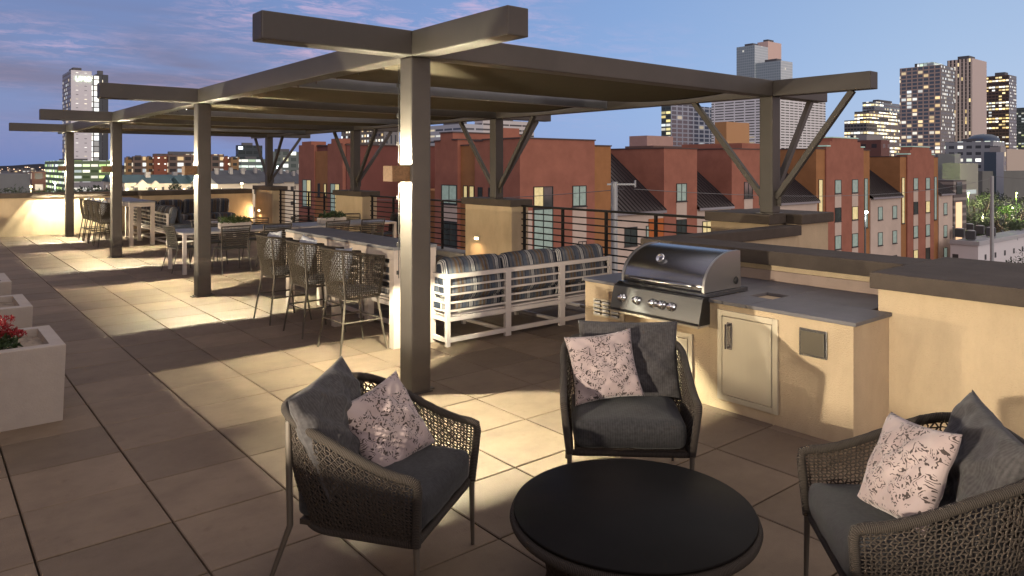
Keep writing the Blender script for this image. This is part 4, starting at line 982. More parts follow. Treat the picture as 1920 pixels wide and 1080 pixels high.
abwin('x', 41.3, 41.9, -.35, .62, 30.45, 1, False); abwin('x', 42.1, 42.6, -.35, .62, 30.45, 1, False)
abwin('x', 40.0, 40.5, -.35, .55, 30.18, 0, False); abwin('x', 38.2, 39.3, -.75, .55, 30.18, 2)
# roof bays between the towers
def bay(x0, x1, ze=-1.38, zr=3.38, yr=42.0):
    mb = MB(); n = max(2, int((x1-x0)/.42))
    mb.add([(x0, 35.75, ze), (x1, 35.75, ze), (x1, yr, zr), (x0, yr, zr), (x0, 35.75, ze-.12), (x1, 35.75, ze-.12)], [(0, 1, 2, 3), (0, 4, 5, 1)])
    for i in range(n+1):
        x = x0+(x1-x0)*i/n; mb.bar((x, 35.75, ze+.03), (x, yr, zr+.03), .05, .07)
    ab(mb, 'metal_roof', ROOF)
    mb = MB(); mb.b2(x0, yr+.0, GZ, x1, yr+4, zr-.03); ab(mb, 'rear_wall', RED)
    mb = MB(); mb.b2(x0, 36.05, GZ, x1, 36.3, ze-.1); ab(mb, 'wall', BEI)
    mb = MB(); mb.b2(x0, 35.70, ze-.2, x1, 35.78, ze-.02); ab(mb, 'gutter', mat('gutter', (.30, .30, .32), .4, .5))
bay(38.98, 44.67); bay(48.86, 53.66); bay(60.0, 68.1); bay(79.46, 86.99); bay(97.84, 102.2, -1.45, .9, 39)
tower(44.68, 48.85, 36, 42.5, 3.36); tower(53.67, 59.99, 36, 42.5, 3.45)
mb = MB(); mb.b2(55.2, 36.0, 3.54, 59.99, 42.4, 4.0); ab(mb, 'stepped_parapet', RED)
for x0_, x1_ in ((46.18, 47.47), (55.5, 56.8)):
    for q in range(4):
        abwin('y', x0_, x1_, -.78-q*2.85, .64-q*2.85, 36, (2, 1, 2, 0)[(q+int(x0_)) % 4])
        mb = MB(); mb.b2(x0_, 35.97, -2.2-q*2.85, x1_, 35.999, -.79-q*2.85); ab(mb, 'panel', BEI)
for q, (x0_, x1_) in enumerate(((40.2, 41.6), (42.6, 43.5), (49.6, 50.8), (51.8, 53.0))):
    for w_ in range(2): abwin('y', x0_, x1_, -3.9-w_*2.85, -2.5-w_*2.85, 36.05, (0, 2, 1, 2)[(q+w_) % 4])
mb = MB(); mb.b2(42.9, 35.98, -6, 44.6, 36.045, -2.0); ab(mb, 'panel', mat('orange_panel', (.50, .14, .03), .8))
# stepped towers D and E
def stepped(x0, x1, zt):
    w = x1-x0; a, b = x0+w*.15, x1-w*.15
    tower(x0, a, 36.15, 42.5, zt-.38, ORG, name='side_bay'); tower(b, x1, 36.15, 42.5, zt-.38, ORG, name='side_bay')
    mb = MB(); mb.b2(a, 36.0, GZ, b, 37.2, zt-.1); mb.b2(a+.7, 36.0, zt-.1, b-.7, 37.2, zt+.45); mb.b2(a+1.2, 36.0, zt+.45, b-1.4, 37.2, zt+.8); ab(mb, 'stepped_gable', RED)
    TL = mat('glow_coping', (.35, .42, .38), .5, emit=(.55, .9, .75), es=.22)  # lit look of the coping put in as a faint glow
    mb = MB(); mb.b2(a-.1, 35.9, zt-.09, a+.7, 37.2, zt+.03); mb.b2(b-.7, 35.9, zt-.09, b+.1, 37.2, zt+.03); mb.b2(a+1.15, 35.9, zt+.81, b-1.35, 37.2, zt+.9); ab(mb, 'parapet_trim', TL)
    for q in range(4):
        z = .62-q*2.82
        for f0, k in ((.30, 0), (.62, 2)):
            xw = x0+w*f0; abwin('y', xw, xw+w*.115, z-1.4, z, 36, (2, 0, 2, 1)[(q+k) % 4], False)
            mb = MB(); mb.b2(xw, 35.97, z-2.81, xw+w*.115, 35.999, z-1.41); ab(mb, 'panel', BEI)
    abwin('y', x0+w*.04, x0+w*.11, -4.6, .7, 36.15, 1, False); abwin('y', x1-w*.11, x1-w*.04, -4.6, .7, 36.15, 2, False)
stepped(68.1, 79.45, 4.05); stepped(87.0, 97.83, 3.45)
for x in (81.2, 84.8):
    for q in range(3): abwin('y', x, x+1.1, -3.9-q*2.8, -2.45-q*2.8, 36.05, 2 if q < 2 else 0, False)
for q in range(3): abwin('y', 99.3, 100.4, -4.1-q*2.8, -2.6-q*2.8, 36.05, 2, False)
# west wing further back
mb = MB(); mb.b2(27.5, 55.0, GZ, 37.5, 63.8, 3.72); ab(mb, 'west_wing', mat('plum_stucco', (.19, .068, .055), .9, var=.1, vscale=.8))
mb = MB(); mb.b2(27.2, 55.1, GZ, 27.49, 57.9, 3.9); mb.b2(27.2, 60.6, GZ, 27.49, 63.9, 3.9); mb.b2(27.2, 55.9, 3.9, 28.6, 57.2, 4.3); mb.b2(27.2, 61.2, 3.9, 28.6, 63.2, 4.2); ab(mb, 'wing_tower', RED)
mb = MB(); mb.b2(27.3, 57.95, GZ, 27.49, 60.55, 3.3); ab(mb, 'recess', ORG)
mb = MB(); mb.b2(27.4, 54.9, 3.72, 37.6, 63.9, 3.82); ab(mb, 'parapet_trim', TRIM)
abwin('x', 55.6, 57.3, -1.9, .55, 27.2, 1); abwin('x', 61.2, 63.0, -1.6, .8, 27.2, 1); abwin('x', 58.3, 58.8, -.6, .5, 27.3, 1, False); abwin('x', 59.6, 60.0, -.6, .5, 27.3, 0, False)
mb = MB(); mb.b2(33.0, 47.5, GZ, 38.0, 54.9, .0); ab(mb, 'link_block', ORG)

# ------------------------------------------------------------------ city buildings: corner at photo column uC, west face to uL, south face to uR
def cityb(label, uL, uC, uR, v, d, mW, mS=None, zb=GZ, name='office_building', parts=None, roofm=None):
    if d >= 240: d *= 1.38
    c = at(uC, v, d); rL, rR = ray(uL), ray(uR)
    y1 = c.x/rL.x*rL.y if abs(rL.x) > 1e-6 else c.y+40
    x1 = c.y/rR.y*rR.x
    lx, ly = max(3, x1-c.x), max(3, y1-c.y); lx, ly = min(lx, 400), min(ly, 400)
    h = c.z-zb
    t = thing(name, label, 'building', (c.x, c.y, zb))
    mb = MB(); vs = [(x, y, z) for x in (0, lx) for y in (0, ly) for z in (0, h)]
    mb.add(vs, [(0, 1, 3, 2)]); mb.cur = 1; mb.add(vs, [(4, 6, 7, 5), (0, 4, 5, 1), (2, 3, 7, 6)]); mb.cur = 2; mb.add(vs, [(1, 5, 7, 3)])
    mb.build('walls', [mW, mS or mW, roofm or ROOFG], t)
    if name == 'office_building' and d > 330 or name == 'apartment_block': mb = MB(); mb.b2(lx*.2, ly*.25, h, lx*.62, ly*.7, h+(min(4, .03*h+.6) if name != 'apartment_block' else .5)); mb.build('roof_plant', PLANTM, t)
    return t, lx, ly, h
ROOFG = mat('flat_roof', (.10, .10, .105), .9); PLANTM = mat('roof_plant', (.13, .13, .14), .8)
# left tower
tw, lx, ly, h = cityb('tall white apartment tower on the left with green lit roof sign', 117, 133, 172, 131, 430,
    facade('tower_balcony', (.24, .22, .22), (.05, .055, .065), 3.4, 4.2, .25, .3, .22, (1, .8, .5), 1.2),
    facade('tower_white', (.82, .80, .84), (.10, .10, .12), 3.6, 6.2, .55, .66, .62, (1, .95, .85), 1.5))
cu = bpy.data.curves.new('sign', 'FONT'); cu.body = 'UMO'; cu.size = 5.6; cu.extrude = .3; cu.align_x = 'LEFT'
fo = bpy.data.objects.new('tmp', cu); COL.objects.link(fo); dg = bpy.context.evaluated_depsgraph_get(); me = bpy.data.meshes.new_from_object(fo.evaluated_get(dg)); bpy.data.objects.remove(fo)
me.materials.clear(); me.materials.append(mat('sign_glow', (.9, 1, .9), .5, emit=(.72, 1, .62), es=1.9)); so = bpy.data.objects.new('roof_sign', me); COL.objects.link(so); so.parent = tw; so.location = (3.0, -.6, h-8.6); so.rotation_euler = (R(90), 0, 0); so.scale = (.92, 1, 1)
mb = MB(); mb.b2(lx, -.0, 0, lx+5.2, 8, h-3.5); mb.build('stair_strip', facade('glass_strip', (.1, .1, .1), (.6, .65, .65), 4.6, 5.3, .12, .12, .8, (.95, .98, 1), 1.1), tw)
cityb('dark slab tower with vertical lit strips beside the white tower', 176, 180, 203, 139, 440, mat('slab_grey', (.07, .075, .085), .7), facade('slab_strips', (.065, .07, .082), (.05, .05, .06), 5.2, 6.5, .72, .12, .62, (1, .95, .82), 1.5))
cityb('green lit parking garage at the foot of the white tower', 84, 122, 209, 301, 260, facade('garage_green', (.17, .24, .13), (.09, .14, .07), 2.9, 3.6, .10, .42, .85, (.66, 1, .38), 1.1))
cityb('low red roofed building with lit windows at the far left', 52, 60, 86, 322, 190, facade('redlow', (.25, .12, .08), (.08, .07, .07), 2.9, 2.6, .25, .35, .6, (1, .8, .55), .9))
cityb('long grey low building at the left edge', -90, -80, 56, 327, 150, mat('grey_low', (.14, .145, .16), .8, var=.1, vscale=.3))
cityb('gently lit white office podium below the towers', 126, 130, 206, 341, 230, facade('podium', (.28, .27, .29), (.08, .08, .09), 3.2, 3, .2, .4, .7, (1, .93, .8), 1.1))
# orange complex
tanf = facade('tan_flats', (.33, .19, .085), (.06, .055, .05), 3.0, 3.2, .3, .4, .4, (1, .78, .45), 1.2)
brf = facade('brick_flats', (.28, .085, .045), (.06, .05, .05), 3.0, 3.0, .55, .6, .8, (1, .9, .65), 1.5)
balf = facade('balcony_flats', (.19, .13, .10), (.05, .045, .045), 3.0, 3.6, .16, .30, .55, (1, .76, .48), 1.1)
for i, (a_, b_, vv, m_, nm) in enumerate(((236, 250, 295, tanf, 'tan apartment block at the left end of the orange complex'), (250, 275, 293, balf, 'apartment block of stacked lit balconies, left part of the orange complex'), (275, 289, 294, tanf, 'narrow tan apartment block between balconies and brick block'), (289, 316, 292, brf, 'brick red apartment block with square lit windows'), (316, 362, 291, balf, 'wide block of lit balconies left of the second column'), (396, 421, 294, balf, 'block of balconies right of the second column'), (421, 433, 294, brf, 'narrow brick red block near the dark office'), (433, 449, 295, tanf, 'tan end block of the orange complex near the dark office'))):
    cityb(nm, a_-3, a_, b_, vv, 262-(i % 2)*1.5, m_, name='apartment_block')
cityb('long top-lit apartment roof range behind the orange complex', 286, 290, 420, 288, 285, facade('rear_range', (.16, .09, .07), (.1, .08, .07), 3, 3, .3, .4, .5, (1, .8, .5), 1.1))
t_, lx, ly, h = cityb('dark glass office block with a white corner sign', 442, 446, 492, 272, 300, facade('dark_office', (.045, .06, .07), (.03, .045, .05), 3.6, 4.2, .12, .35, .30, (.85, 1, .92), 1.5, row=.5))
mb = MB(); mb.b2(.3, -.5, h-2.4, 2.6, -.05, h-.8); mb.build('corner_sign', mat('white_sign', (.9, .95, 1), .5, emit=(.85, .95, 1), es=2.2), t_)
cityb('open parking deck lit in cold white beside the dark office', 448, 452, 500, 298, 250, facade('deck_cold', (.18, .23, .22), (.16, .22, .20), 2.8, 3.4, .05, .45, .9, (.7, 1, .85), .8))
cityb('lit multi-storey garage between the pier and the red building', 500, 512, 566, 284, 245, facade('deck_cold2', (.16, .19, .18), (.10, .13, .12), 2.9, 3.8, .25, .3, .6, (.95, 1, .8), 1.2))
# behind the red building
cityb('beige tower block with bright windows above the red wing', 640, 720, 748, 238, 320, facade('beige_tower', (.22, .18, .14), (.05, .045, .04), 3.3, 3.6, .35, .40, .55, (1, .8, .48), 1.4), facade('beige_ribs', (.24, .23, .23), (.07, .075, .09), 9, 3.0, .5, .3, .0))
cityb('white banded hotel block right of the nearest column', 806, 866, 906, 232, 300, facade('white_bands', (.55, .56, .60), (.10, .115, .14), 3.5, 9, .1, .5, .12, (1, .9, .7), 1.2))
cityb('striped white tower block behind the second pier', 890, 905, 1001, 224, 340, facade('stripe_hotel', (.66, .62, .60), (.08, .08, .085), 3.4, 26, .03, .45, .05, (1, .9, .7), 1.0), facade('stripe_hotel2', (.66, .62, .60), (.09, .085, .09), 3.4, 11, .04, .5, .12, (1, .88, .62), 1.5))
cityb('small pinkish service block with a white floodlight', 1180, 1213, 1262, 254, 150, mat('pinkish', (.45, .28, .25), .85, var=.08, vscale=.5))
cityb('low brown roof block under the pinkish block', 1172, 1225, 1295, 273, 130, mat('brownblk', (.14, .08, .07), .85, var=.08, vscale=.5))
GLID = facade('lit_glass_side', (.10, .13, .13), (.05, .07, .07), 3.4, 5, .1, .3, .38, (1, .9, .45), 1.3)
cityb('blue grey glass slab with a fine window grid', 1240, 1258, 1340, 195, 430, GLID, facade('blue_grid', (.36, .40, .48), (.055, .075, .125), 3.6, 7.4, .16, .20, .02, (1, .9, .7), 1.0, gr=.1))
STR = facade('louvre_white', (.95, .95, .95), (.008, .008, .009), 1.75, 7.6, .10, .50, .01, (1, .85, .6), 1.0, gr=.9, rough=.9)
cityb('huge block striped with white parking louvres, behind the right pergola beam', 1334, 1437, 1548, 172, 330, STR, facade('louvre_white_shade', (.80, .80, .80), (.008, .008, .009), 1.75, 5.4, .16, .50, .01, (1, .85, .6), 1.0, gr=.9, rough=.9))  # turned south side darker, its shade put into the white
cityb('slim tan slab with dark vertical slots in front of the striped block', 1357, 1362, 1405, 228, 160, mat('tanslab', (.50, .26, .11), .85), facade('tan_slots', (.50, .26, .12), (.03, .03, .03), 8, 2.05, .82, .02, .12, (1, .95, .8), 1.2))
GT = facade('glass_tall', (.42, .50, .53), (.30, .38, .42), 3.6, 3.2, .15, .2, .012, (1, .95, .8), 1.2, gr=.12)
GT2 = facade('glass_tall_pale', (.60, .66, .70), (.48, .56, .60), 3.6, 3.2, .12, .2, .02, (1, .95, .8), 1.0, gr=.15)
cityb('tallest glass tower of the skyline', 1381, 1415, 1440, 84, 720, GT, GT2)
cityb('glass tower with a crown of lights, lower front of the tallest tower', 1415, 1464, 1486, 113, 700, GT, GT2)
cityb('pink stone core standing behind the tallest glass tower', 1420, 1440, 1465, 77, 780, mat('pinkstone', (.75, .55, .48), .8))
SL = facade('stepped_lit', (.26, .24, .22), (.04, .045, .05), 3.6, 3.2, .12, .35, .62, (1, .82, .46), 1.6, row=.75)
cityb('stepped office block with bright bands of light, lowest step', 1583, 1625, 1700, 224, 520, SL)
cityb('stepped office block, middle step with lit floors', 1602, 1630, 1700, 208, 560, SL)
SL2 = facade('stepped_lit2', (.26, .33, .38), (.10, .075, .09), 3.8, 3.2, .12, .35, .42, (1, .88, .55), 1.4, row=.75)
cityb('blue glass office block with glowing roof edge', 1617, 1640, 1700, 190, 600, SL2)
CT = facade('condo_tower', (.55, .42, .35), (.13, .165, .21), 3.3, 4.6, .16, .24, .34, (1, .76, .42), 1.5, row=.25, gr=.12)
t_, lx, ly, h = cityb('brown condominium tower with many lit flats', 1687, 1764, 1790, 121, 450, CT, facade('condo_side', (.22, .21, .20), (.06, .07, .09), 3.3, 3.0, .3, .35, .35, (.95, .95, .9), 1.3))
mb = MB(); mb.b2(lx*.1, ly*.2, h, lx*.8, ly*.6, h+3.0); mb.build('crown', facade('crown_glow', (.4, .5, .5), (.5, .6, .6), 3, 3, .1, .1, .9, (.7, 1, .9), .6), t_)
RB = facade('rib_beige', (.72, .60, .50), (.03, .028, .028), 3.6, 3.4, .45, .06, .30, (1, .80, .42), 1.6, row=.35)
cityb('beige ribbed office tower with a blank right side', 1776, 1823, 1850, 109, 520, RB, mat('blankbeige', (.62, .52, .48), .8))
DB = facade('dark_brown_tower', (.12, .075, .055), (.03, .025, .025), 3.6, 3.4, .12, .4, .52, (1, .78, .38), 1.6, row=.6)
cityb('dark brown office tower with golden lit floors', 1850, 1892, 1906, 140, 600, DB, facade('dk_side', (.2, .2, .22), (.1, .1, .12), 3.6, 3.4, .2, .4, .3, (1, .95, .85), 1.2))
cityb('green grey tower cut by the right picture edge', 1898, 1950, 1990, 200, 680, facade('greengrey', (.10, .13, .12), (.05, .07, .07), 3.6, 3.4, .15, .4, .2, (.9, 1, .5), 1.2))
t_, lx, ly, h = cityb('grey office building with a blue dome', 1772, 1862, 1884, 264, 270, facade('grey_office', (.34, .36, .38), (.07, .08, .09), 3.4, 4.2, .3, .4, .40, (.85, 1, .85), 1.2, row=.55))
mb = MB(); mb.lathe([(7.5, 0), (7.2, 1.4), (6, 2.7), (4, 3.6), (0, 4.1)], (lx*.5+2, ly*.35, h), 24); mb.build('dome', mat('dome_blue', (.05, .085, .15), .5), t_)
cityb('white banded small block right of the domed office', 1858, 1876, 1886, 274, 235, facade('whitebanded', (.36, .34, .33), (.08, .08, .09), 3.0, 3.2, .2, .4, .3, (1, .85, .6), 1.2))
cityb('wide beige hall with lit edge at the right', 1884, 1888, 2050, 279, 250, mat('beigehall', (.60, .50, .42), .85))
cityb('dark blue glass wing below the domed office', 1845, 1868, 1882, 285, 215, mat('blueglass', (.07, .10, .14), .3))
cityb('old brown brick block behind the stepped gables', 1560, 1652, 1668, 262, 190, facade('oldbrick', (.17, .07, .055), (.04, .03, .03), 3.2, 2.8, .4, .5, .18, (1, .8, .6), 1.1))
cityb('pale penthouse on the old brick block', 1605, 1625, 1655, 253, 215, mat('pale_pent', (.30, .28, .28), .8))
cityb('grey green theatre block right of the red building', 1760, 1790, 1800, 288, 140, mat('greygreen', (.32, .34, .32), .8, var=.1, vscale=.3))
cityb('cream curved-roof block with a lit panel', 1788, 1800, 1834, 306, 135, facade('creamblock', (.30, .29, .26), (.16, .18, .10), 6.5, 9, .3, .65, .6, (.9, 1, .5), .5))
cityb('dark grey flat wall of the large hall at the right', 1836, 1842, 2080, 321, 210, mat('greywall', (.17, .175, .165), .85, var=.1, vscale=.1))
# banded brick block adjoining the red building
t_, lx, ly, h = cityb('narrow block banded in grey brick and pale stone', 1786, 1788, 1812, 338, 96, facade('banded', (.33, .29, .26), (.13, .11, .105), 1.05, 60, .0, .26, 0, rough=.8, gr=.8))
mb = MB(); mb.b2(lx*.15, -.08, 6.2, lx*.6, -.02, 11.2); mb.build('stair_window', mat('stairlit', (.6, .4, .25), .4, emit=(1, .62, .34), es=.9), t_)
mb = MB(); mb.b2(lx*.2, -.08, 12.3, lx*.62, -.02, 13.9); mb.build('window', GLASS, t_)
# white building with roof units
t_, lx, ly, h = cityb('white low building with air conditioning units on its roof', 1810, 1834, 2080, 455, 86, facade('white_rendered', (.75, .72, .73), (.05, .055, .06), 3.0, 3.4, .62, .58, .15, (1, .85, .5), .9, gr=.3), roofm=mat('pale_roof', (.26, .27, .30), .8, var=.1, vscale=.4), name='white_building')
mb = MB(); mb.b2(-.2, -.2, h-.35, lx, -.02, h+.12); mb.b2(-.2, -.02, h-.35, -.02, ly, h+.12); mb.build('parapet', mat('par_white', (.45, .44, .46), .8), t_)
ALAB = ['nearest dark roof unit on the white building', 'roof unit second from the left on the white building', 'middle roof unit on the white building', 'roof unit right of the middle on the white building', 'rearmost roof unit on the white building', 'roof unit at the right on the white building']
for i in range(6):
    b0 = t_.location; u = thing('roof_unit', ALAB[i], 'air conditioner', (b0.x+2.5+i*2.3, b0.y+1.6+(i % 3)*2.0, GZ+h+.01), .2, 'roof units on the white building')
    mb = MB(); mb.b2(-.55, -.5, .1, .55, .5, 1.15, bev=.05); mb.build('casing', mat('ac_dark', (.06, .06, .065), .6), u); mb = MB(); mb.lathe([(.4, 1.15), (.4, 1.22), (.3, 1.23)], n=16); mb.build('fan_ring', mat('ac_light', (.4, .4, .42), .5), u)

# townhouses with teal roofs
TEAL = mat('teal_roof', (.05, .10, .115), .7, var=.15, vscale=.5); TW = facade('townhouse', (.72, .63, .50), (.06, .055, .05), 3.1, 2.6, .55, .55, .22, (1, .75, .4), 1.2, gr=.3)
ln = ['first', 'second', 'third', 'fourth', 'fifth', 'sixth', 'seventh', 'eighth', 'ninth']
for i in range(9):
    u = 206+i*27+rnd.uniform(-3, 3); d = 150+rnd.uniform(-8, 8); c = at(u, 341+(i % 3)*1.8, d)
    t_ = thing('townhouse', 'cream townhouse with teal gabled roof, %s from the left' % ln[i], 'house', (c.x, c.y, GZ), 0, 'cream townhouses')
    w, dd, h = 6.2, 8, c.z-GZ
    mb = MB(); mb.b2(0, 0, 0, w, dd, h); mb.b2(w*.25, -1.1, 0, w*.72, -.01, h-.8); mb.prism([(w*.25, h-.8), (w*.72, h-.8), (w*.485, h+.6)], -1.1, 0, 'y'); mb.build('walls', TW, t_)
    mb = MB(); mb.prism([(-.4, h), (dd+.4, h), (dd/2, h+1.5)], -.3, w+.3, 'x'); mb.bar((w*.20, -1.3, h-.85), (w*.20, .5, h-.85), .2); mb.build('roof', TEAL, t_)
    if i % 2: mb = MB(); mb.b2(w*.7, dd*.3, h+.4, w*.85, dd*.42, h+2.1); mb.build('chimney', mat('chim', (.4, .38, .36), .8), t_)
for i in range(6):
    u = 408+i*27; d = 125+i*7; c = at(u, 345-(i % 2)*3, d)
    t_ = thing('townhouse', 'grey roofed house with white chimneys behind the end wall, %s from the left' % ln[i], 'house', (c.x, c.y, GZ), R(8), 0)
    t_['group'] = 'grey roofed houses'
    w, dd, h = 7.5, 9, c.z-GZ
    mb = MB(); mb.b2(0, 0, 0, w, dd, h); mb.build('walls', TW, t_)
    mb = MB(); mb.prism([(-.4, h), (dd+.4, h), (dd/2, h+2.2)], -.3, w+.3, 'x'); mb.build('roof', mat('slate_roof', (.07, .075, .09), .8, var=.2, vscale=.6), t_)
    for q in (.15, .5, .8): mb = MB(); mb.b2(w*q, dd*.35, h+.9, w*q+.55, dd*.35+.55, h+2.7); mb.build('chimney', mat('chim', (.4, .38, .36), .8), t_)

# ------------------------------------------------------------------ trees, bushes, poles and wires
BARK = mat('bark', (.07, .05, .04), .9, var=.3)
FG = [mat('foliage_dark', (.028, .042, .018), .7, var=.5, vscale=1.5), mat('foliage_mid', (.085, .115, .055), .7, var=.5, vscale=1.5), mat('foliage_olive', (.125, .14, .095), .7, var=.5, vscale=1.5)]
def tree(label, u, v, d, hgt, wid, fm=0, n=700, s=.55, group=None):
    c = at(u, v, d); zb = c.z-hgt
    t = thing('street_tree', label, 'tree', (c.x, c.y, zb), rnd.uniform(0, 6), group)
    mb = MB(); th_ = hgt*.42
    mb.tube([(0, 0, 0), (.1, 0, th_*.5), (0, .1, th_), (0, 0, hgt*.7)], [wid*.06, wid*.05, wid*.04, wid*.015], 7)
    for q in range(5):
        a = q*1.3; mb.tube([(0, 0, th_*.8), (math.cos(a)*wid*.2, math.sin(a)*wid*.2, th_*1.15), (math.cos(a)*wid*.36, math.sin(a)*wid*.36, hgt*.78)], [wid*.028, wid*.02, wid*.008], 5)
    mb.build('trunk', BARK, t)
    mb = MB()
    for q in range(11):
        a = rnd.uniform(0, 6.28); rr = rnd.random()**.6*wid*.36; z = hgt*rnd.uniform(.45, .88); e = wid*rnd.uniform(.13, .22)
        leaves(mb, (rr*math.cos(a), rr*math.sin(a), z-e*.5), (e, e, e*1.1), n//11, s)
    mb.build('crown', FG[fm], t, fixn=False)
TR = [(18, 340, 105, 9, 9, 0), (48, 343, 100, 8, 8, 0), (85, 350, 95, 6, 7, 1), (108, 352, 92, 6, 6, 0), (150, 348, 105, 6, 7, 0), (190, 340, 110, 9, 6, 0), (205, 346, 100, 7, 5, 0), (300, 349, 108, 5, 3.5, 1), (265, 350, 112, 5, 3.5, 1), (350, 337, 112, 9, 7, 0), (388, 346, 108, 6, 5, 1)]
for i, a in enumerate(TR):
    tree(['dark bushy tree at the very left edge beyond the end wall','dark bushy tree just left of the white street lamp','lighter green tree between the white street lamp and the garage','low dark tree at the foot of the green garage','dark tree between the third and fourth pergola columns','tall dark tree left of the third pergola column','dark tree seen right behind the third pergola column','small lighter green tree among the cream townhouses','small light green tree between the third column and the townhouses','tall dark tree just left of the second pergola column','light green tree just right of the second pergola column'][i], *a, group='trees beyond the end wall')
for i, (u, v, d, hg, wd) in enumerate(((440, 320, 230, 6, 10), (465, 321, 230, 5, 11), (500, 322, 225, 5, 11), (535, 322, 225, 5, 10), (557, 320, 220, 6, 8))):
    tree(['dark round tree below the dark glass office','dark round tree below the cold lit parking deck','dark round tree beside the farthest east column','dark round tree below the multi-storey garage','dark round tree touching the left end of the red building'][i], u, v, d, hg, wd, 0, 350, .9, group='trees in front of the garages')
TP = [(1826, 352, 130, 11, 8, 1), (1840, 385, 118, 9, 6, 2), (1846, 345, 150, 13, 9, 0), (1872, 358, 135, 11, 9, 2), (1893, 362, 128, 11, 8, 2), (1912, 355, 140, 12, 9, 2), (1925, 372, 120, 9, 8, 1), (1830, 398, 108, 6, 5, 1), (1905, 412, 104, 5, 6, 1)]
for i, a in enumerate(TP):
    tree(['dark green tree beside the banded brick block','grey green tree low beside the warm car park lamp','tall dark tree against the dark hall wall','grey green tree just right of the utility pole','broad grey green tree in the middle of the grove','grey green tree at the right picture edge','bright green tree near the right picture edge','small bright green tree above the roof units','low bright green bush-like tree near the white car park lamp'][i], *a, n=620, s=.5, group='trees round the car park')
tree('small leafy tree just beyond the right wall, in front of the white building', 1890, 456, 40, 6, 3.0, 0, 700, .16)
tree('leafy tree at the right edge beyond the wall', 1920, 440, 38, 7, 3.0, 0, 700, .16)
# car park surface with parked cars
c0 = at(1815, 430, 120)
mb = MB(); a_, b_, c_2, d_ = at(1800, 0, 108), at(2000, 0, 108), at(2000, 0, 170), at(1800, 0, 170)
mb.add([(p.x, p.y, GZ+.05) for p in (a_, b_, c_2, d_)], [(0, 1, 2, 3)]); one(mb, 'car_park', mat('carpark', (.22, .21, .19), .85, var=.2, vscale=.2), kind='structure')
CARC = [(.5, .5, .5), (.12, .12, .13), (.4, .38, .36), (.25, .05, .04), (.55, .55, .56), (.08, .1, .16)]
for i in range(12):
    p = at(1822+(i % 6)*19, 0, 112+(i//6)*14)
    t_ = thing('parked_car', '%s parked car in the lit car park, %s row, number %d from the left' % (('pale grey', 'black', 'beige grey', 'dark red', 'white', 'dark blue')[i % 6], ('near', 'rear')[i//6], i % 6+1), 'car', (p.x, p.y, GZ+.06), R(20), 'cars in the car park')
    mb = MB(); mb.prism([(-2.2, .3), (2.2, .3), (2.2, .75), (1.3, .9), (.7, 1.4), (-1.1, 1.4), (-1.7, .95), (-2.2, .85)], -.85, .85, 'y'); mb.build('body', mat('car_paint_%d' % (i % 6), CARC[i % 6], .3), t_)
    for wx in (-1.35, 1.35):
        for wy in (-.8, .8): mb = MB(); mb.lathe([(.32, -.1), (.32, .1)], (wx, wy, .32), 12, M=Matrix.Rotation(R(90), 3, 'X')); mb.build('wheel', BLACKM, t_)
# street lamps: small glowing heads and warm or green pools
def slamp(label, u, v, d, col, es, pw):
    c = at(u, v, d); t_ = thing('street_lamp', label, 'street lamp', (c.x, c.y, GZ))
    h = c.z-GZ; mb = MB(); mb.tube([(0, 0, 0), (0, 0, h)], [.12, .07], 8); mb.build('pole', mat('lamp_pole', (.15, .15, .15), .6), t_)
    mb = MB(); mb.lathe([(0, -.13), (.10, -.09), (.13, 0), (.10, .09), (0, .13)], (0, -.1, h), 12); mb.build('lamp_head', mat('lamp_'+label[:12], (1, 1, 1), .5, emit=col, es=es), t_)
    l = bpy.data.lights.new('lamp', 'POINT'); l.energy = pw*(.35 if pw < 1900 else 3.0 if pw < 2000 else .75); l.color = col; l.shadow_soft_size = .3; o = bpy.data.objects.new('lamp_light', l); COL.objects.link(o); o.parent = t_; o.location = (0, -.1, h-.5)
for q_, (uu, dd_) in enumerate(((238, 132), (292, 130), (345, 131), (415, 112), (150, 120))): slamp('warm lamp in the lane before the townhouses, %s from the left' % ('second', 'third', 'fourth', 'fifth', 'first')[q_], uu, 355, dd_, (1, .85, .6), 12, 1999)  # lamps added behind the end wall to brighten the townhouse fronts
slamp('bright white street lamp left among the trees', 103, 343, 100, (.85, .95, 1), 40, 900)
slamp('warm yellow street lamp behind the end wall', 453, 344, 95, (1, .75, .35), 40, 500)
slamp('white flood lamp on the alley side of the stepped gable', 1622, 398, 62, (.95, 1, 1), 30, 260)
slamp('green glowing lamp among the trees at the right', 1815, 362, 122, (.55, 1, .15), 14, 2200)
slamp('second green lamp further right among the trees', 1905, 362, 118, (.6, 1, .15), 14, 2200)
slamp('white car park lamp at the right', 1897, 390, 124, (1, .95, .7), 40, 2500)
slamp('warm car park lamp lower among the cars', 1842, 402, 126, (1, .85, .55), 25, 2500)
slamp('warm lamp left among the low houses', 58, 350, 90, (1, .8, .35), 20, 400)
slamp('cold white lamp in front of the lit garages', 520, 312, 215, (.85, 1, .95), 20, 2500)
STL_ = mat('galvanised', (.42, .43, .43), .5, .4)
def pole(label, u, v, d, arm, r=.13):
    c = at(u, v, d); t_ = thing('utility_pole', label, 'pole', (c.x, c.y, GZ)); h = c.z-GZ
    mb = MB(); mb.tube([(0, 0, 0), (0, 0, h)], [r*1.2, r], 10); mb.build('shaft', STL_, t_)
    for z, l0, l1 in arm: mb = MB(); mb.bar((l0*CS, -l0*SN, h+z), (l1*CS, -l1*SN, h+z), .07); mb.build('cross_arm', STL_, t_); mb = MB(); mb.bar((l1*CS, -l1*SN, h+z-.12), (l1*CS, -l1*SN, h+z+.16), .06); mb.build('insulator', STL_, t_)
    return Vector((c.x, c.y, c.z))
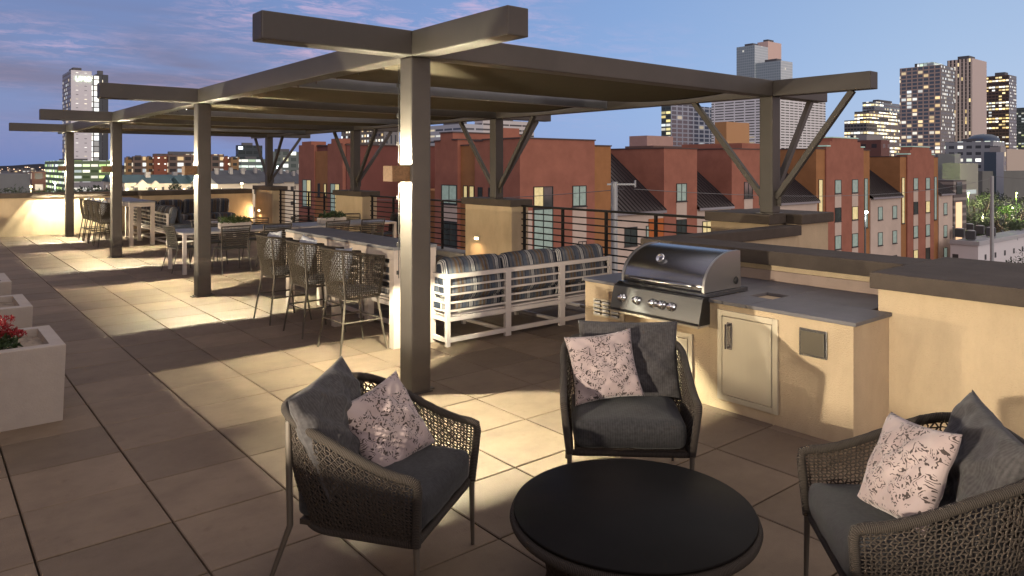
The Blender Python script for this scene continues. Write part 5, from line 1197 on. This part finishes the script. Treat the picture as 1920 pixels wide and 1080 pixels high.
p1 = pole('galvanised utility pole in front of the red building', 1152, 341, 30, [(-.1, -.3, .85)])
p2 = pole('grey utility pole at the right in front of the car park', 1860, 330, 74, [(-6.4, -.6, 2.6)], .17)
mb = MB()
for a_, b_, sg in ((at(640, 372, 44), p1+Vector((.4*CS, -.4*SN, -.3)), .25), (p1+Vector((.8*CS, -.8*SN, -.3)), p2+Vector((0, 0, -.2)), .9), (p2, at(2050, 330, 70), .3)):
    pts = [a_.lerp(b_, i/24)+Vector((0, 0, -4*sg*(i/24)*(1-i/24))) for i in range(25)]; mb.tube(pts, .014, 4, cap=False)
one(mb, 'overhead_wire', mat('wire', (.16, .15, .15), .5), 'thin overhead wire strung between the two utility poles', 'wire')
# distant hills and far rows of lights at the horizon on the left
mb = MB(); vs = []; n = 60
for i in range(n+1):
    u = -400+i*1500/n; p = at(u, HY, 2600); hgt = 2+12*abs(noise3(i*.21, 1.3, 2)); vs += [(p.x, p.y, GZ), (p.x, p.y, hgt), (p.x*1.15, p.y*1.15, GZ)]
mb.add(vs, [f for i in range(n) for f in ((i*3, i*3+3, i*3+4, i*3+1), (i*3+1, i*3+4, i*3+5, i*3+2))]); one(mb, 'hills', mat('hill', (.05, .055, .075), .9), kind='structure')
mb = MB()
for i in range(260):
    u = rnd.uniform(-120, 620) if i % 3 else rnd.uniform(1560, 2000); p = at(u, rnd.uniform(313, 320), rnd.uniform(700, 1500)); s_ = rnd.uniform(.5, 1.1); mb.box(p, (s_*1.6, s_, s_))
one(mb, 'city_lights', mat('far_lights', (1, .7, .45), .5, emit=(1, .66, .42), es=2.2), kind='stuff', label='scattered far city lights along the horizon', cat='lights')
mb = MB()
for i in range(46):
    u = -160+i*48+rnd.uniform(-18, 18); d = rnd.uniform(300, 620); d += 520; p = at(u, 315+rnd.uniform(0, 5), d); w = rnd.uniform(14, 40); mb.box((p.x, p.y, (p.z+GZ)/2), (w, w*.6, p.z-GZ))
o = one(mb, 'city_mass', facade('citymass', (.12, .105, .11), (.05, .05, .055), 3.2, 4, .3, .4, .35, (1, .78, .5), 1.0), kind='stuff', label='distant low city blocks that read as one mass', cat='buildings')
